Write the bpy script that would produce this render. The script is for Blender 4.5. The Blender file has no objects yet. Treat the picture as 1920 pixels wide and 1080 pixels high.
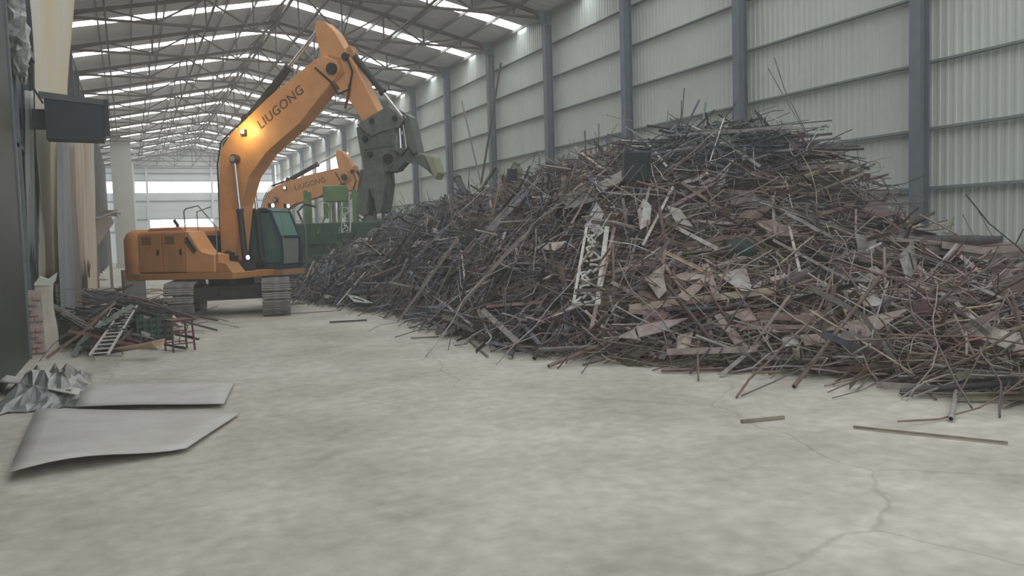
import bpy, math, random
import numpy as np
from mathutils import Vector, Matrix

# ------------------------------------------------------------------ camera
F = 1500.0; EYE = 2.0
def _n(v): v = np.array(v, float); return v/np.linalg.norm(v)
_a = _n([240-960, 540-460, -F]); _b = np.array([0, 540-437.4, -F])
_u = _n(np.cross(_a, _b)); _u = _u if _u[1] > 0 else -_u
_x = np.cross(_a, _u)
WM = np.array([_x, _a, _u])               # rows: world axes seen in camera axes
CAM = np.array([0, 0, EYE])
cd = bpy.data.cameras.new('camera'); cam = bpy.data.objects.new('camera', cd)
bpy.context.scene.collection.objects.link(cam)
cd.sensor_width = 36; cd.lens = F/1920*36; cd.clip_start = 0.1; cd.clip_end = 400
cam.matrix_world = Matrix.Translation((0, 0, EYE)) @ Matrix(WM.tolist()).to_4x4()
S = bpy.context.scene; S.camera = cam

# ------------------------------------------------------------------ world, lights, exposure
W = bpy.data.worlds.new('world'); S.world = W; W.use_nodes = True
W.node_tree.nodes['Background'].inputs[0].default_value = (0.86, 0.93, 1.0, 1)
W.node_tree.nodes['Background'].inputs[1].default_value = 1.1
S.view_settings.view_transform = 'Standard'; S.view_settings.look = 'None'
S.view_settings.exposure = 0.85; S.view_settings.gamma = 1.0
S.view_settings.use_curve_mapping = False
SKYLIGHT = 4.2        # daylight coming through the roof strips
WINDOW = 2.6
HAZE = 0.0036
try:
    S.cycles.max_bounces = 5; S.cycles.diffuse_bounces = 4; S.cycles.glossy_bounces = 3
    S.cycles.volume_bounces = 1; S.cycles.transparent_max_bounces = 8
    S.cycles.sample_clamp_indirect = 6.0; S.cycles.caustics_reflective = False; S.cycles.caustics_refractive = False
except Exception: pass

R = random.Random(7); NP = np.random.default_rng(7)
COL = S.collection

# ------------------------------------------------------------------ materials
MATS = {}
def mat(name, col, rough=.7, metal=0., col2=None, scale=3., bump=0., emit=0., stretch=None, alpha=None, mixw=1.0, src=None):
    if name in MATS: return MATS[name]
    m = bpy.data.materials.new(name); m.use_nodes = True; nt = m.node_tree; N = nt.nodes; L = nt.links
    b = N['Principled BSDF']; b.inputs['Roughness'].default_value = rough; b.inputs['Metallic'].default_value = metal
    c4 = (*col, 1)
    b.inputs['Base Color'].default_value = c4
    if col2 or bump or src:
        tc = N.new('ShaderNodeTexCoord'); mp = N.new('ShaderNodeMapping'); L.new(tc.outputs['Object'], mp.inputs[0])
        if stretch: mp.inputs['Scale'].default_value = stretch
        nz = N.new('ShaderNodeTexNoise'); nz.inputs['Scale'].default_value = scale; nz.inputs['Detail'].default_value = 7; nz.inputs['Roughness'].default_value = .65
        L.new(mp.outputs[0], nz.inputs['Vector'])
        if col2 or src:
            rp = N.new('ShaderNodeValToRGB'); rp.color_ramp.elements[0].position = .38; rp.color_ramp.elements[1].position = .66
            L.new(nz.outputs[0], rp.inputs[0])
            mx = N.new('ShaderNodeMix'); mx.data_type = 'RGBA'
            mx.inputs[6].default_value = c4; mx.inputs[7].default_value = (*(col2 or col), 1)
            L.new(rp.outputs[0], mx.inputs[0]); L.new(mx.outputs[2], b.inputs['Base Color'])
            if src:
                if src == 'object':
                    s = N.new('ShaderNodeObjectInfo'); so = s.outputs['Color']
                else:
                    s = N.new('ShaderNodeAttribute'); s.attribute_name = 'Col'; so = s.outputs['Color']
                L.new(so, mx.inputs[6])
                g = N.new('ShaderNodeMix'); g.data_type = 'RGBA'; g.blend_type = 'MULTIPLY'; g.inputs[0].default_value = 1
                L.new(so, g.inputs[6]); g.inputs[7].default_value = (.62, .50, .44, 1); L.new(g.outputs[2], mx.inputs[7])
        if bump:
            bp = N.new('ShaderNodeBump'); bp.inputs['Strength'].default_value = bump; bp.inputs['Distance'].default_value = .03
            L.new(nz.outputs[0], bp.inputs['Height']); L.new(bp.outputs[0], b.inputs['Normal'])
    if emit:
        b.inputs['Emission Color'].default_value = c4; b.inputs['Emission Strength'].default_value = emit
    MATS[name] = m; return m

M_WALL = mat('wall_sheet', (.60, .635, .575), .55, 0, (.54, .575, .525), .5, 0)
M_STEEL = mat('column_paint', (.17, .20, .22), .6, 0, (.135, .16, .18), 2)
M_TRUSS = mat('truss_steel', (.10, .072, .055), .7, 0, (.065, .045, .035), 3)
M_ROOF = mat('roof_sheet', (.80, .80, .79), .6, 0, (.68, .68, .67), .35)
M_SKY = mat('skylight_sheet', (.93, .97, 1.0), .5, emit=SKYLIGHT)
M_WIN = mat('daylit_glazing', (.96, .99, 1.0), .4, emit=WINDOW)
M_OR = mat('orange_paint', (.60, .26, .085), .6, 0, (.46, .205, .075), 1.6, .05)
M_OR2 = mat('orange_paint_lit', (.80, .38, .155), .5, 0, (.66, .31, .13), 1.6, .05)  # lighter copy of the orange paint, brighter light on the boom painted in
M_BLK = mat('black_steel', (.03, .032, .035), .55, .2, (.06, .055, .05), 5)
M_TRK = mat('track_steel', (.34, .33, .30), .65, .1, (.22, .20, .18), 6, .2)
M_CHR = mat('rod_chrome', (.75, .75, .74), .25, .9)
M_GLS = mat('cab_glass', (.07, .16, .16), .08, 0)
M_CABG = mat('cab_frame', (.035, .055, .085), .45)
M_LAMP = mat('lamp_glow', (1, .97, .88), .3, emit=14)
M_GREY = mat('attachment_steel', (.20, .215, .195), .5, .2, (.14, .14, .125), 4, .2)
M_RAIL = mat('rail_steel', (.22, .23, .24), .5, .4)
M_HOSE = mat('rubber_hose', (.025, .02, .02), .6)
M_DECAL = mat('decal_dark', (.11, .065, .04), .6)
M_GRN = mat('machine_green', (.035, .12, .06), .5, 0, (.025, .07, .045), 2)
M_GRNL = mat('machine_green_light', (.15, .27, .095), .5, 0, (.10, .19, .07), 2)
M_CORE = mat('heap_core', (.05, .042, .04), .9, 0, (.022, .02, .02), 4, 1.0)  # dark rusty core; shade of the gaps between pieces is in its colour
M_SO = mat('scrap_object', (1, 1, 1), .62, .25, None, 5, .15, src='object')
M_SA = mat('scrap_mass', (1, 1, 1), .62, .25, None, 5, .0, src='attr')

def floor_mat():
    m = bpy.data.materials.new('concrete'); m.use_nodes = True; nt = m.node_tree; N = nt.nodes; L = nt.links
    b = N['Principled BSDF']; b.inputs['Roughness'].default_value = .8
    tc = N.new('ShaderNodeTexCoord')
    n1 = N.new('ShaderNodeTexNoise'); n1.inputs['Scale'].default_value = .45; n1.inputs['Detail'].default_value = 9; n1.inputs['Roughness'].default_value = .7
    n2 = N.new('ShaderNodeTexNoise'); n2.inputs['Scale'].default_value = 6; n2.inputs['Detail'].default_value = 6
    v = N.new('ShaderNodeTexVoronoi'); v.feature = 'DISTANCE_TO_EDGE'; v.inputs['Scale'].default_value = .28
    nw = N.new('ShaderNodeTexNoise'); nw.inputs['Scale'].default_value = 1.3; nw.inputs['Detail'].default_value = 5
    ad = N.new('ShaderNodeMix'); ad.data_type = 'RGBA'; ad.inputs[0].default_value = .35
    L.new(tc.outputs['Object'], nw.inputs['Vector']); L.new(tc.outputs['Object'], ad.inputs[6]); L.new(nw.outputs['Color'], ad.inputs[7])
    for n in (n1, n2): L.new(tc.outputs['Object'], n.inputs['Vector'])
    L.new(ad.outputs[2], v.inputs['Vector'])
    r1 = N.new('ShaderNodeValToRGB'); e = r1.color_ramp.elements
    e[0].position = .36; e[0].color = (.40, .365, .30, 1); e[1].position = .64; e[1].color = (.60, .57, .49, 1)
    L.new(n1.outputs[0], r1.inputs[0])
    mr = N.new('ShaderNodeMapRange'); mr.inputs[1].default_value = 0; mr.inputs[2].default_value = .005; mr.inputs[3].default_value = .78; mr.inputs[4].default_value = 1
    L.new(v.outputs['Distance'], mr.inputs[0])
    r2 = N.new('ShaderNodeMapRange'); r2.inputs[1].default_value = .3; r2.inputs[2].default_value = .7; r2.inputs[3].default_value = .85; r2.inputs[4].default_value = 1.1
    L.new(n2.outputs[0], r2.inputs[0])
    mu = N.new('ShaderNodeMath'); mu.operation = 'MULTIPLY'; L.new(mr.outputs[0], mu.inputs[0]); L.new(r2.outputs[0], mu.inputs[1])
    vm = N.new('ShaderNodeVectorMath'); vm.operation = 'SCALE'; L.new(r1.outputs[0], vm.inputs[0]); L.new(mu.outputs[0], vm.inputs['Scale'])
    L.new(vm.outputs[0], b.inputs['Base Color'])
    bp = N.new('ShaderNodeBump'); bp.inputs['Strength'].default_value = .25; bp.inputs['Distance'].default_value = .02
    L.new(n2.outputs[0], bp.inputs['Height']); L.new(bp.outputs[0], b.inputs['Normal'])
    return m
M_FLOOR = floor_mat()

# ------------------------------------------------------------------ mesh helpers
def V(*a): return Vector(a)
class MB:
    def __init__(s): s.v = []; s.f = []; s.s = []
    def add(s, vs, fs, smooth=False):
        o = len(s.v); s.v += [tuple(p) for p in vs]; s.f += [tuple(i+o for i in f) for f in fs]; s.s += [smooth]*len(fs); return s
    def box(s, a, b):
        x0, y0, z0 = a; x1, y1, z1 = b
        return s.add([(x0,y0,z0),(x1,y0,z0),(x1,y1,z0),(x0,y1,z0),(x0,y0,z1),(x1,y0,z1),(x1,y1,z1),(x0,y1,z1)],
                     [(0,3,2,1),(4,5,6,7),(0,1,5,4),(1,2,6,5),(2,3,7,6),(3,0,4,7)])
    def bar(s, p, q, w, h, up=(0,0,1)):
        p = Vector(p); q = Vector(q); d = (q-p).normalized(); u = Vector(up)
        if abs(d.dot(u)) > .98: u = Vector((1,0,0)) if abs(d.x) < .9 else Vector((0,1,0))
        a = d.cross(u).normalized(); b = a.cross(d).normalized()
        vs = [c + a*sx*w/2 + b*sy*h/2 for c in (p, q) for sx, sy in ((-1,-1),(1,-1),(1,1),(-1,1))]
        return s.add(vs, [(0,1,2,3),(7,6,5,4),(0,4,5,1),(1,5,6,2),(2,6,7,3),(3,7,4,0)])
    def prism(s, poly, y0, y1, bev=0.):
        n = len(poly)
        if bev <= 0:
            vs = [(x, y0, z) for x, z in poly] + [(x, y1, z) for x, z in poly]
            fs = [tuple(range(n)), tuple(range(2*n-1, n-1, -1))] + [(i, i+n, (i+1) % n+n, (i+1) % n) for i in range(n)]
            return s.add(vs, fs)
        cx = sum(p[0] for p in poly)/n; cz = sum(p[1] for p in poly)/n
        ins = []
        for i in range(n):
            p0 = Vector(poly[i-1]); p = Vector(poly[i]); p1 = Vector(poly[(i+1) % n])
            e0 = (p-p0).normalized(); e1 = (p1-p).normalized(); t = (e1-e0)
            if t.length < .05:
                t = Vector((-(e0.y), e0.x)); 
                if t.dot(Vector((cx, cz))-p) < 0: t = -t
            t.normalize()
            ins.append(p+t*bev if (p+t*bev-Vector((cx, cz))).length <= (p-t*bev-Vector((cx, cz))).length+bev*3 else p-t*bev)
        rings = [[(p.x, y0, p.y) for p in ins], [(x, y0+bev, z) for x, z in poly], [(x, y1-bev, z) for x, z in poly], [(p.x, y1, p.y) for p in ins]]
        vs = sum(rings, []); fs = [tuple(range(n)), tuple(range(4*n-1, 3*n-1, -1))]
        for r in range(3): fs += [(r*n+i, (r+1)*n+i, (r+1)*n+(i+1) % n, r*n+(i+1) % n) for i in range(n)]
        return s.add(vs, fs)
    def tube(s, pts, r, n=8, cap=True, closed=False):
        pts = [Vector(p) for p in pts]; rs = r if isinstance(r, (list, tuple)) else [r]*len(pts)
        vs = []; ref = None
        for i, p in enumerate(pts):
            d = (pts[min(i+1, len(pts)-1)]-pts[max(i-1, 0)])
            d = d.normalized() if d.length > 1e-9 else Vector((0,0,1))
            if ref is None: ref = Vector((0,0,1)) if abs(d.z) < .9 else Vector((1,0,0))
            a = d.cross(ref); a = a.normalized() if a.length > 1e-6 else d.orthogonal().normalized(); b = a.cross(d).normalized(); ref = b
            for k in range(n):
                t = 2*math.pi*k/n; vs.append(p + (a*math.cos(t)+b*math.sin(t))*rs[i])
        fs = [(i*n+k, i*n+(k+1) % n, (i+1)*n+(k+1) % n, (i+1)*n+k) for i in range(len(pts)-1) for k in range(n)]
        s.add(vs, fs, n > 5)
        if cap:
            m = len(pts)-1; s.add(vs[:n], [tuple(range(n-1, -1, -1))]); s.add(vs[m*n:], [tuple(range(n))])
        return s
    def cyl(s, p, q, r, n=16): return s.tube([p, q], r, n)
    def strip(s, pts, w, t, side=(0,1,0)):
        sd = Vector(side).normalized()
        vs = []
        for i, p in enumerate(pts):
            p = Vector(p); d = (Vector(pts[min(i+1, len(pts)-1)])-Vector(pts[max(i-1, 0)])).normalized()
            nn = d.cross(sd).normalized()
            for a, b in ((-1,-1),(1,-1),(1,1),(-1,1)): vs.append(p+sd*a*w/2+nn*b*t/2)
        m = len(pts)-1
        fs = [(0,1,2,3), (m*4+3, m*4+2, m*4+1, m*4)] + [(i*4+k, (i+1)*4+k, (i+1)*4+(k+1) % 4, i*4+(k+1) % 4) for i in range(m) for k in range(4)]
        return s.add(vs, fs)
    def grid(s, fn, nu, nv, t=0.):
        vs = [fn(i/nu, j/nv) for j in range(nv+1) for i in range(nu+1)]
        fs = [(j*(nu+1)+i, j*(nu+1)+i+1, (j+1)*(nu+1)+i+1, (j+1)*(nu+1)+i) for j in range(nv) for i in range(nu)]
        return s.add(vs, fs, True)
    def mesh(s, name, m):
        me = bpy.data.meshes.new(name); me.from_pydata(s.v, [], s.f)
        me.polygons.foreach_set('use_smooth', s.s); me.materials.append(m); me.update()
        return me
    def build(s, name, m, parent=None, *a, **k): return link(name, s.mesh(name, m), parent, *a, **k)
def props(o, label=None, cat=None, group=None, kind=None):
    if label: o['label'] = label
    if cat: o['category'] = cat
    if group: o['group'] = group
    if kind: o['kind'] = kind
    return o
def link(name, me, parent=None, label=None, cat=None, group=None, kind=None, loc=None, rz=None):
    o = bpy.data.objects.new(name, me); COL.objects.link(o); o.parent = parent
    if loc is not None: o.location = loc
    if rz is not None: o.rotation_euler.z = rz
    return props(o, label, cat, group, kind)
def empty(name, loc=(0,0,0), rz=0., **k):
    o = bpy.data.objects.new(name, None); COL.objects.link(o); o.location = loc; o.rotation_euler.z = rz; o.empty_display_size = .2
    return props(o, **k)
def solid(o, t, off=-1):
    m = o.modifiers.new('thickness', 'SOLIDIFY'); m.thickness = t; m.offset = off; return o
def bevel(o, w, seg=2):
    m = o.modifiers.new('bevel', 'BEVEL'); m.width = w; m.segments = seg; m.limit_method = 'ANGLE'; m.angle_limit = .6; return o
def ray(px, py):
    d = _n([px-960, 540-py, -F]); return WM @ d
def on_x(px, py, X): r = ray(px, py); return CAM + r*(X/r[0])
def on_y(px, py, Y): r = ray(px, py); return CAM + r*(Y/r[1])
def on_ground(px, py, z=0.): r = ray(px, py); return CAM + r*((z-EYE)/r[2])

# ------------------------------------------------------------------ the hall
XL, XR, XM = -2.1, 16.9, 7.45
Y0, Y1 = -5.2, 104.0
EAVE, RIDGE = 11.35, 13.3
BAY = 6.0; CY0 = 12.85
cols_y = [CY0+BAY*k for k in range(-3, 16)]

def floor_mesh():
    mb = MB(); mb.box((-14, -30, -.3), (24, 110, 0)); return mb
floor_mesh().build('floor', M_FLOOR, kind='structure')

def corrugated(length, height, pitch, depth, M, name):
    """sheet in local y (length) and z (height), ribs run along z, depth along +x"""
    n = int(round(length/pitch)); mb = MB(); prof = []
    for i in range(n):
        y = i*pitch
        prof += [(0, y), (0, y+pitch*.5), (depth, y+pitch*.62), (depth, y+pitch*.88)]
    prof.append((0, length))
    vs = [(x, y, 0) for x, y in prof]+[(x, y, height) for x, y in prof]; k = len(prof)
    mb.add(vs, [(i, i+1, i+1+k, i+k) for i in range(k-1)])
    return mb.mesh(name, M)

wr = empty('wall_right', (XR, 0, 0), kind='structure')
me_wp = corrugated(BAY, EAVE+.2, .2, .016, M_WALL, 'wall_panel')
for y in cols_y[:-1]:
    if y < 66:
        o = link('wall_panel', me_wp, wr, loc=(.2, y, 0)); o.scale = (-1, 1, 1)
me_wlow = corrugated(BAY, 7.55, .2, .016, M_WALL, 'wall_panel_low')
me_whi = corrugated(BAY, 2.35, .2, .016, M_WALL, 'wall_panel_high')
for y in cols_y[:-1]:
    if y >= 66:
        o = link('wall_panel', me_wlow, wr, loc=(.2, y, 0)); o.scale = (-1, 1, 1)
        o = link('wall_panel', me_whi, wr, loc=(.2, y, 9.2)); o.scale = (-1, 1, 1)
        MB().box((.14, y+.25, 7.55), (.2, y+BAY-.1, 9.2)).build('window_glazing', M_WIN, wr)
def hcol(h, M, name='column', w=.28, d=.34, t=.02):
    mb = MB(); mb.box((-d/2, -w/2, 0), (-d/2+t, w/2, h)); mb.box((d/2-t, -w/2, 0), (d/2, w/2, h)); mb.box((-d/2+t, -t/2, 0), (d/2-t, t/2, h))
    mb.box((-d/2-.05, -w/2-.05, 0), (d/2+.05, w/2+.05, .03))
    return mb.mesh(name, M)
me_c = hcol(EAVE, M_STEEL)
me_g = MB().box((.1, 0, -.035), (.16, BAY, .035)).box((.02, 0, -.035), (.1, BAY, -.028)).mesh('girt', mat('girt_steel', (.20, .225, .225), .6))
GIRTS = (1.35, 2.75, 4.12, 5.65, 7.2, 8.68, 10.1)
for y in cols_y: link('column', me_c, wr, loc=(-.15, y, 0))
for y in cols_y[:-1]:
    for z in GIRTS:
        if y > 66 and z == 8.68: continue
        link('girt', me_g, wr, loc=(-.02, y, z))
# dark haunch blocks where the rafters meet the columns
me_h = MB().prism([(0, EAVE-.55), (-.35, EAVE-.5), (-.6, EAVE-.05), (-.6, EAVE+.1), (0, EAVE+.1)], -.1, .1).mesh('haunch', M_STEEL)
for y in cols_y: link('haunch', me_h, wr, loc=(0, y, 0))

wl = empty('wall_left', (XL, 0, 0), kind='structure')
M_WL = mat('left_wall_sheet', (.30, .27, .24), .7, 0, (.42, .37, .30), 1.2, .2, stretch=(1, 1, .15))
me_wl = corrugated(BAY, EAVE, .25, .04, M_WL, 'wall_panel')
for y in cols_y[:-1]: link('wall_panel', me_wl, wl, loc=(-.15, y, 0))
M_COLL = mat('left_column', (.10, .12, .115), .6, 0, (.07, .08, .075), 2)
me_cl = hcol(EAVE, M_COLL)
for y in cols_y[3:]: link('column', me_cl, wl, loc=(.1, y, 0))

we = empty('wall_end', (0, Y1, 0), kind='structure')
M_WE = mat('end_sheet', (.62, .65, .66), .6, 0, (.54, .57, .58), .4)
def end_panel(x0, x1, z0, z1, M=M_WE, y=0., nm='wall_panel'):
    MB().box((x0, y, z0), (x1, y+.08, z1)).build(nm, M, we)
for k, (z0, z1) in enumerate(((0, 2.2), (2.2, 3.6))): end_panel(XL, XR, z0, z1, y=-.02*k)
end_panel(XL, 2.4, 3.6, 4.95); end_panel(9.6, XR, 3.6, 4.95)
MB().box((2.4, 0, 3.6), (9.6, .05, 4.95)).build('window_glazing', M_WIN, we)
for k, (z0, z1) in enumerate(((4.95, 6.0), (6.0, 7.1), (7.1, 8.1))): end_panel(XL, XR, z0, z1, y=-.03*(k % 2))
MB().box((XL, 0, 8.1), (XR, .05, 9.4)).build('window_glazing', M_WIN, we)
for k, (z0, z1) in enumerate(((9.4, 10.4), (10.4, EAVE))): end_panel(XL, XR, z0, z1, y=-.03*(k % 2))
MB().prism([(XL, EAVE), (XR, EAVE), (XM, RIDGE+.1)], 0, .08).build('gable_panel', M_WE, we)
for z in (3.55, 4.97, 7.1, 9.45, 10.35, 11.0): MB().box((XL, -.14, z-.06), (XR, -.06, z+.06)).build('girt', M_STEEL, we)
for x in (2.4, 9.6, 13.2): MB().box((x-.12, -.3, 0), (x+.12, -.14, EAVE)).build('column', M_WE, we)

# ceiling: ribbed sheets, skylight strips, purlins, trusses
ce = empty('ceiling', (0, 0, 0), kind='structure')
SL = math.hypot(XR-XM, RIDGE-EAVE)
def roof_sheet(side, length, name, M, pitch=.25, depth=.04):
    n = max(1, int(round(length/pitch))); pitch = length/n; prof = []
    for i in range(n):
        y = i*pitch; prof += [(y, 0), (y+pitch*.5, 0), (y+pitch*.62, depth), (y+pitch*.88, depth)]
    prof.append((length, 0)); k = len(prof)
    xe = XR+.3 if side > 0 else XL-.3; ze = EAVE - (RIDGE-EAVE)*.3/(XR-XM)
    vs = [(XM, y, RIDGE+d+.12) for y, d in prof]+[(xe, y, ze+d+.12) for y, d in prof]
    fs = [(i, i+1, i+1+k, i+k) for i in range(k-1)]
    return MB().add(vs, fs).mesh(name, M)
SKW = .85
me_rs = {s: roof_sheet(s, BAY-SKW, 'roof_sheet', M_ROOF) for s in (-1, 1)}
me_sk = {s: roof_sheet(s, SKW, 'skylight', M_SKY, .29, .02) for s in (-1, 1)}
for y in cols_y[:-1]:
    for s in (-1, 1):
        link('roof_sheet', me_rs[s], ce, loc=(0, y+BAY/2+SKW/2-BAY, 0) if False else (0, y-BAY/2+SKW/2, 0))
        if y > 14: link('skylight', me_sk[s], ce, loc=(0, y+BAY/2-SKW/2, 0))
        else: link('skylight', me_sk[s], ce, loc=(0, y+BAY/2-SKW/2, 0))
for s in (-1, 1): link('roof_sheet', me_rs[s], ce, loc=(0, cols_y[-1]-BAY/2+SKW/2, 0))
def roof_z(x): return RIDGE-(RIDGE-EAVE)*abs(x-XM)/(XR-XM)
M_PUR = mat('purlin_steel', (.20, .19, .18), .6)
for s in (-1, 1):
    for k in range(0, 8):
        x = XM+s*(.15+k*1.32); z = roof_z(x)+.02
        MB().box((x-.035, Y0-6, z-.07), (x+.035, Y1, z+.07)).build('purlin', M_PUR, ce)
BOT = EAVE-.15
def truss_mesh(near):
    xs = [XL+.35, -.9+.6, 1.6, 3.55, 5.5, XM, 9.4, 11.35, 13.3, 15.2, XR-.35]
    ch = MB()
    for a, b in ((XL, XM), (XM, XR)):
        ch.bar((a, 0, roof_z(a)-.12), (b, 0, roof_z(b)-.12), .12, .14)
    ch.bar((XL, 0, BOT-.05), (XR, 0, BOT-.05), .1, .1)
    webs = []
    for i, x in enumerate(xs):
        if 0 < i < len(xs)-1: webs.append(((x, 0, BOT), (x, 0, roof_z(x)-.15)))
    for i in range(len(xs)-1):
        a, b = xs[i], xs[i+1]
        if b <= XM: webs.append(((a, 0, BOT), (b, 0, roof_z(b)-.15)) if i % 2 == 0 else ((a, 0, roof_z(a)-.15), (b, 0, BOT)))
        else: webs.append(((b, 0, BOT), (a, 0, roof_z(a)-.15)) if i % 2 == 1 else ((b, 0, roof_z(b)-.15), (a, 0, BOT)))
    return ch, webs, xs
ch, webs, txs = truss_mesh(True)
me_ch = ch.mesh('roof_truss', M_TRUSS)
me_webs = [MB().bar(p, q, .07, .07).mesh('web_bar', M_TRUSS) for p, q in webs]
allw = MB()
for p, q in webs: allw.bar(p, q, .07, .07)
me_allw = allw.mesh('web_bars', M_TRUSS)
for y in cols_y[2:]:
    t = link('roof_truss', me_ch, ce, loc=(0, y, 0))
    if y < 60:
        for w in me_webs: link('web_bar', w, t)
    else: link('web_bar', me_allw, t, kind='stuff')
for x in (-.3, 3.55, XM, 11.35):       # ties from truss to truss
    MB().box((x-.04, CY0-6, BOT-.09), (x+.04, Y1, BOT-.01)).build('tie_bar', M_TRUSS, ce)
MB().box((XM-.06, CY0-6, RIDGE-.32), (XM+.06, Y1, RIDGE-.2)).build('ridge_beam', M_TRUSS, ce)
for x in (1.6, 9.4):                    # zigzag bracing between trusses
    for y in cols_y[2:-1]:
        MB().bar((x, y, BOT), (x, y+3, roof_z(x)-.15), .05, .05).bar((x, y+3, roof_z(x)-.15), (x, y+6, BOT), .05, .05).build('brace', M_TRUSS, ce)

# ------------------------------------------------------------------ excavators
UP = [(-2.62,1.05),(-2.8,1.2),(-2.8,2.2),(-2.6,2.42),(-.62,2.4),(-.27,2.24)]
def rotp(pts, c, a):
    ca, sa = math.cos(a), math.sin(a)
    return [(c[0]+(x-c[0])*ca-(z-c[1])*sa, c[1]+(x-c[0])*sa+(z-c[1])*ca) for x, z in pts]
def disc(mb, x, z, r, y0, y1, n=18): mb.cyl((x, y0, z), (x, y1, z), r, n)
def excavator(loc, heading, track_dir, label, a_boom=0., a_arm=0., shear=True, dark=False):
    E = empty('excavator', loc, heading, label=label, cat='excavator', group='orange tracked excavators')
    rel = track_dir-heading
    # ---- tracks
    shoe = MB(); shoe.box((-.085, -.36, 0), (.085, .36, .03))
    for gx in (-.065, 0, .065): shoe.box((gx-.012, -.36, .03), (gx+.012, .36, .065))
    me_shoe = shoe.mesh('track_shoe', M_TRK)
    Rr, HL = .42, 1.72
    for sy in (-1, 1):
        yc = 1.2*sy
        fr = MB(); fr.prism([(-1.6, .32), (1.6, .32), (1.5, .72), (-1.5, .72)], yc-.2, yc+.2, .03)
        T = fr.build('track', M_BLK, E, rz=rel)
        per = 2*(2*HL)+2*math.pi*Rr; n = 48
        for k in range(n):
            s = per*k/n
            if s < 2*HL: x, z, a = -HL+s, 0., math.pi
            elif s < 2*HL+math.pi*Rr: t = (s-2*HL)/Rr; x = HL+Rr*math.sin(t); z = Rr-Rr*math.cos(t); a = math.pi-t
            elif s < 4*HL+math.pi*Rr: x = HL-(s-2*HL-math.pi*Rr); z = 2*Rr; a = 0.
            else: t = (s-4*HL-math.pi*Rr)/Rr; x = -HL-Rr*math.sin(t); z = Rr+Rr*math.cos(t); a = -t
            o = link('track_shoe', me_shoe, T, loc=(x, yc, z+.07)); o.rotation_euler = (0, a, 0)
        w = MB(); disc(w, HL, Rr+.07, .34, yc-.1, yc+.1); disc(w, HL, Rr+.07, .12, yc-.26, yc+.26); w.build('idler', M_TRK, T)
        w = MB(); disc(w, -HL, Rr+.07, .33, yc-.1, yc+.1); disc(w, -HL, Rr+.07, .2, yc-.27, yc+.27); w.build('sprocket', M_TRK, T)
        for rx in (-1.2, -.8, -.4, 0, .4, .8, 1.2):
            w = MB(); disc(w, rx, .2, .1, yc-.22, yc+.22, 12); w.build('roller', M_TRK, T)
    cb = MB(); cb.box((-.9, -.95, .42), (.9, .95, .8)); cb.box((.9, -.25, .5), (1.1, .25, .7)); cb.build('car_body', M_BLK, E, rz=rel)
    MB().cyl((0, 0, .8), (0, 0, 1.04), .62, 28).build('slew_ring', M_BLK, E)
    # ---- deck and house
    o = MB().box((-2.45, -1.36, 1.02), (1.2, 1.36, 1.2)).build('deck_frame', M_OR, E); bevel(o, .02)
    cw = MB(); N = 10; top = []; bot = []
    plan = [(-2.0, -1.36), (-2.45, -1.36), (-2.66, -1.2), (-2.78, -.8), (-2.84, 0), (-2.78, .8), (-2.66, 1.2), (-2.45, 1.36), (-2.0, 1.36)]
    k = len(plan)
    rings = [[(x, y, z) for x, y in [(px*(1-i)+-2.0*i, py*(1-i*.35)) for px, py in plan]] for z, i in ((1.0, .06), (1.08, 0), (2.15, 0), (2.33, .12), (2.42, .35))]
    vs = sum(rings, []); fs = [(r*k+j, r*k+j+1, (r+1)*k+j+1, (r+1)*k+j) for r in range(4) for j in range(k-1)] + [(r*k+k-1, r*k, (r+1)*k, (r+1)*k+k-1) for r in range(4)]
    fs += [tuple(range(k-1, -1, -1)), tuple(4*k+j for j in range(k))]
    cw.add(vs, fs, True).build('counterweight', M_OR, E)
    o = MB().box((-1.99, -1.3, 1.2), (-.35, 1.3, 2.36)).build('engine_house', M_OR, E); bevel(o, .06)
    o = MB().prism([(-1.95, 2.36), (-1.85, 2.46), (-.75, 2.46), (-.6, 2.36)], -1.05, 1.05).build('engine_hood', M_OR, E); bevel(o, .03)
    for x0, x1 in ((-1.96, -1.17), (-1.14, -.38)):
        d = MB().box((x0, -1.36, 1.23), (x1, -1.3, 2.3)).build('side_door', M_OR, E); bevel(d, .015)
        MB().box((x1-.14, -1.385, 1.7), (x1-.08, -1.36, 1.86)).build('handle', M_BLK, d)
        v = MB()
        for q in range(5): v.box((x0+.12, -1.366, 2.0+q*.045), (x0+.45, -1.36, 2.02+q*.045))
        v.build('vent', M_BLK, d)
    tb = MB().prism([(-.36, 1.2), (-.36, 2.34), (-.2, 2.32), (.08, 1.84), (.2, 1.72), (.62, 1.68), (.62, 1.2)], -1.36, -.75, .03).build('tool_box', M_OR2, E)
    MB().bar((-.28, -1.37, 2.16), (.02, -1.37, 1.78), .03, .08).bar((-.32, -1.37, 2.06), (-.04, -1.37, 1.72), .03, .03).build('grab_slot', M_BLK, tb)
    MB().prism([(.62, 1.2), (.62, 1.5), (.95, 1.45), (1.15, 1.2)], -1.33, -.8, .02).build('step', M_OR, E)
    MB().box((-.32, -.7, 1.2), (.55, -.32, 1.62)).build('valve_block', M_BLK, E)
    MB().box((-.34, -1.2, 1.22), (-.3, 1.2, 2.2)).build('radiator_panel', M_BLK, E)
    MB().box((.62, -.75, 1.2), (1.1, -.3, 1.5)).box((-.2, -.74, 1.62), (.5, -.4, 1.72)).build('battery_cover', M_BLK, E)
    ex = MB().tube([(-2.1, .3, 2.4), (-2.1, .3, 2.55), (-2.2, .28, 2.7)], .05, 10).build('exhaust', M_BLK, E)
    hr = MB(); P = [(-.35, -1.3, 2.3), (-.37, -1.3, 2.86), (-.3, -1.3, 2.93), (.12, -1.3, 3.0), (.68, -1.3, 2.42), (.66, -1.3, 1.4)]
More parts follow.
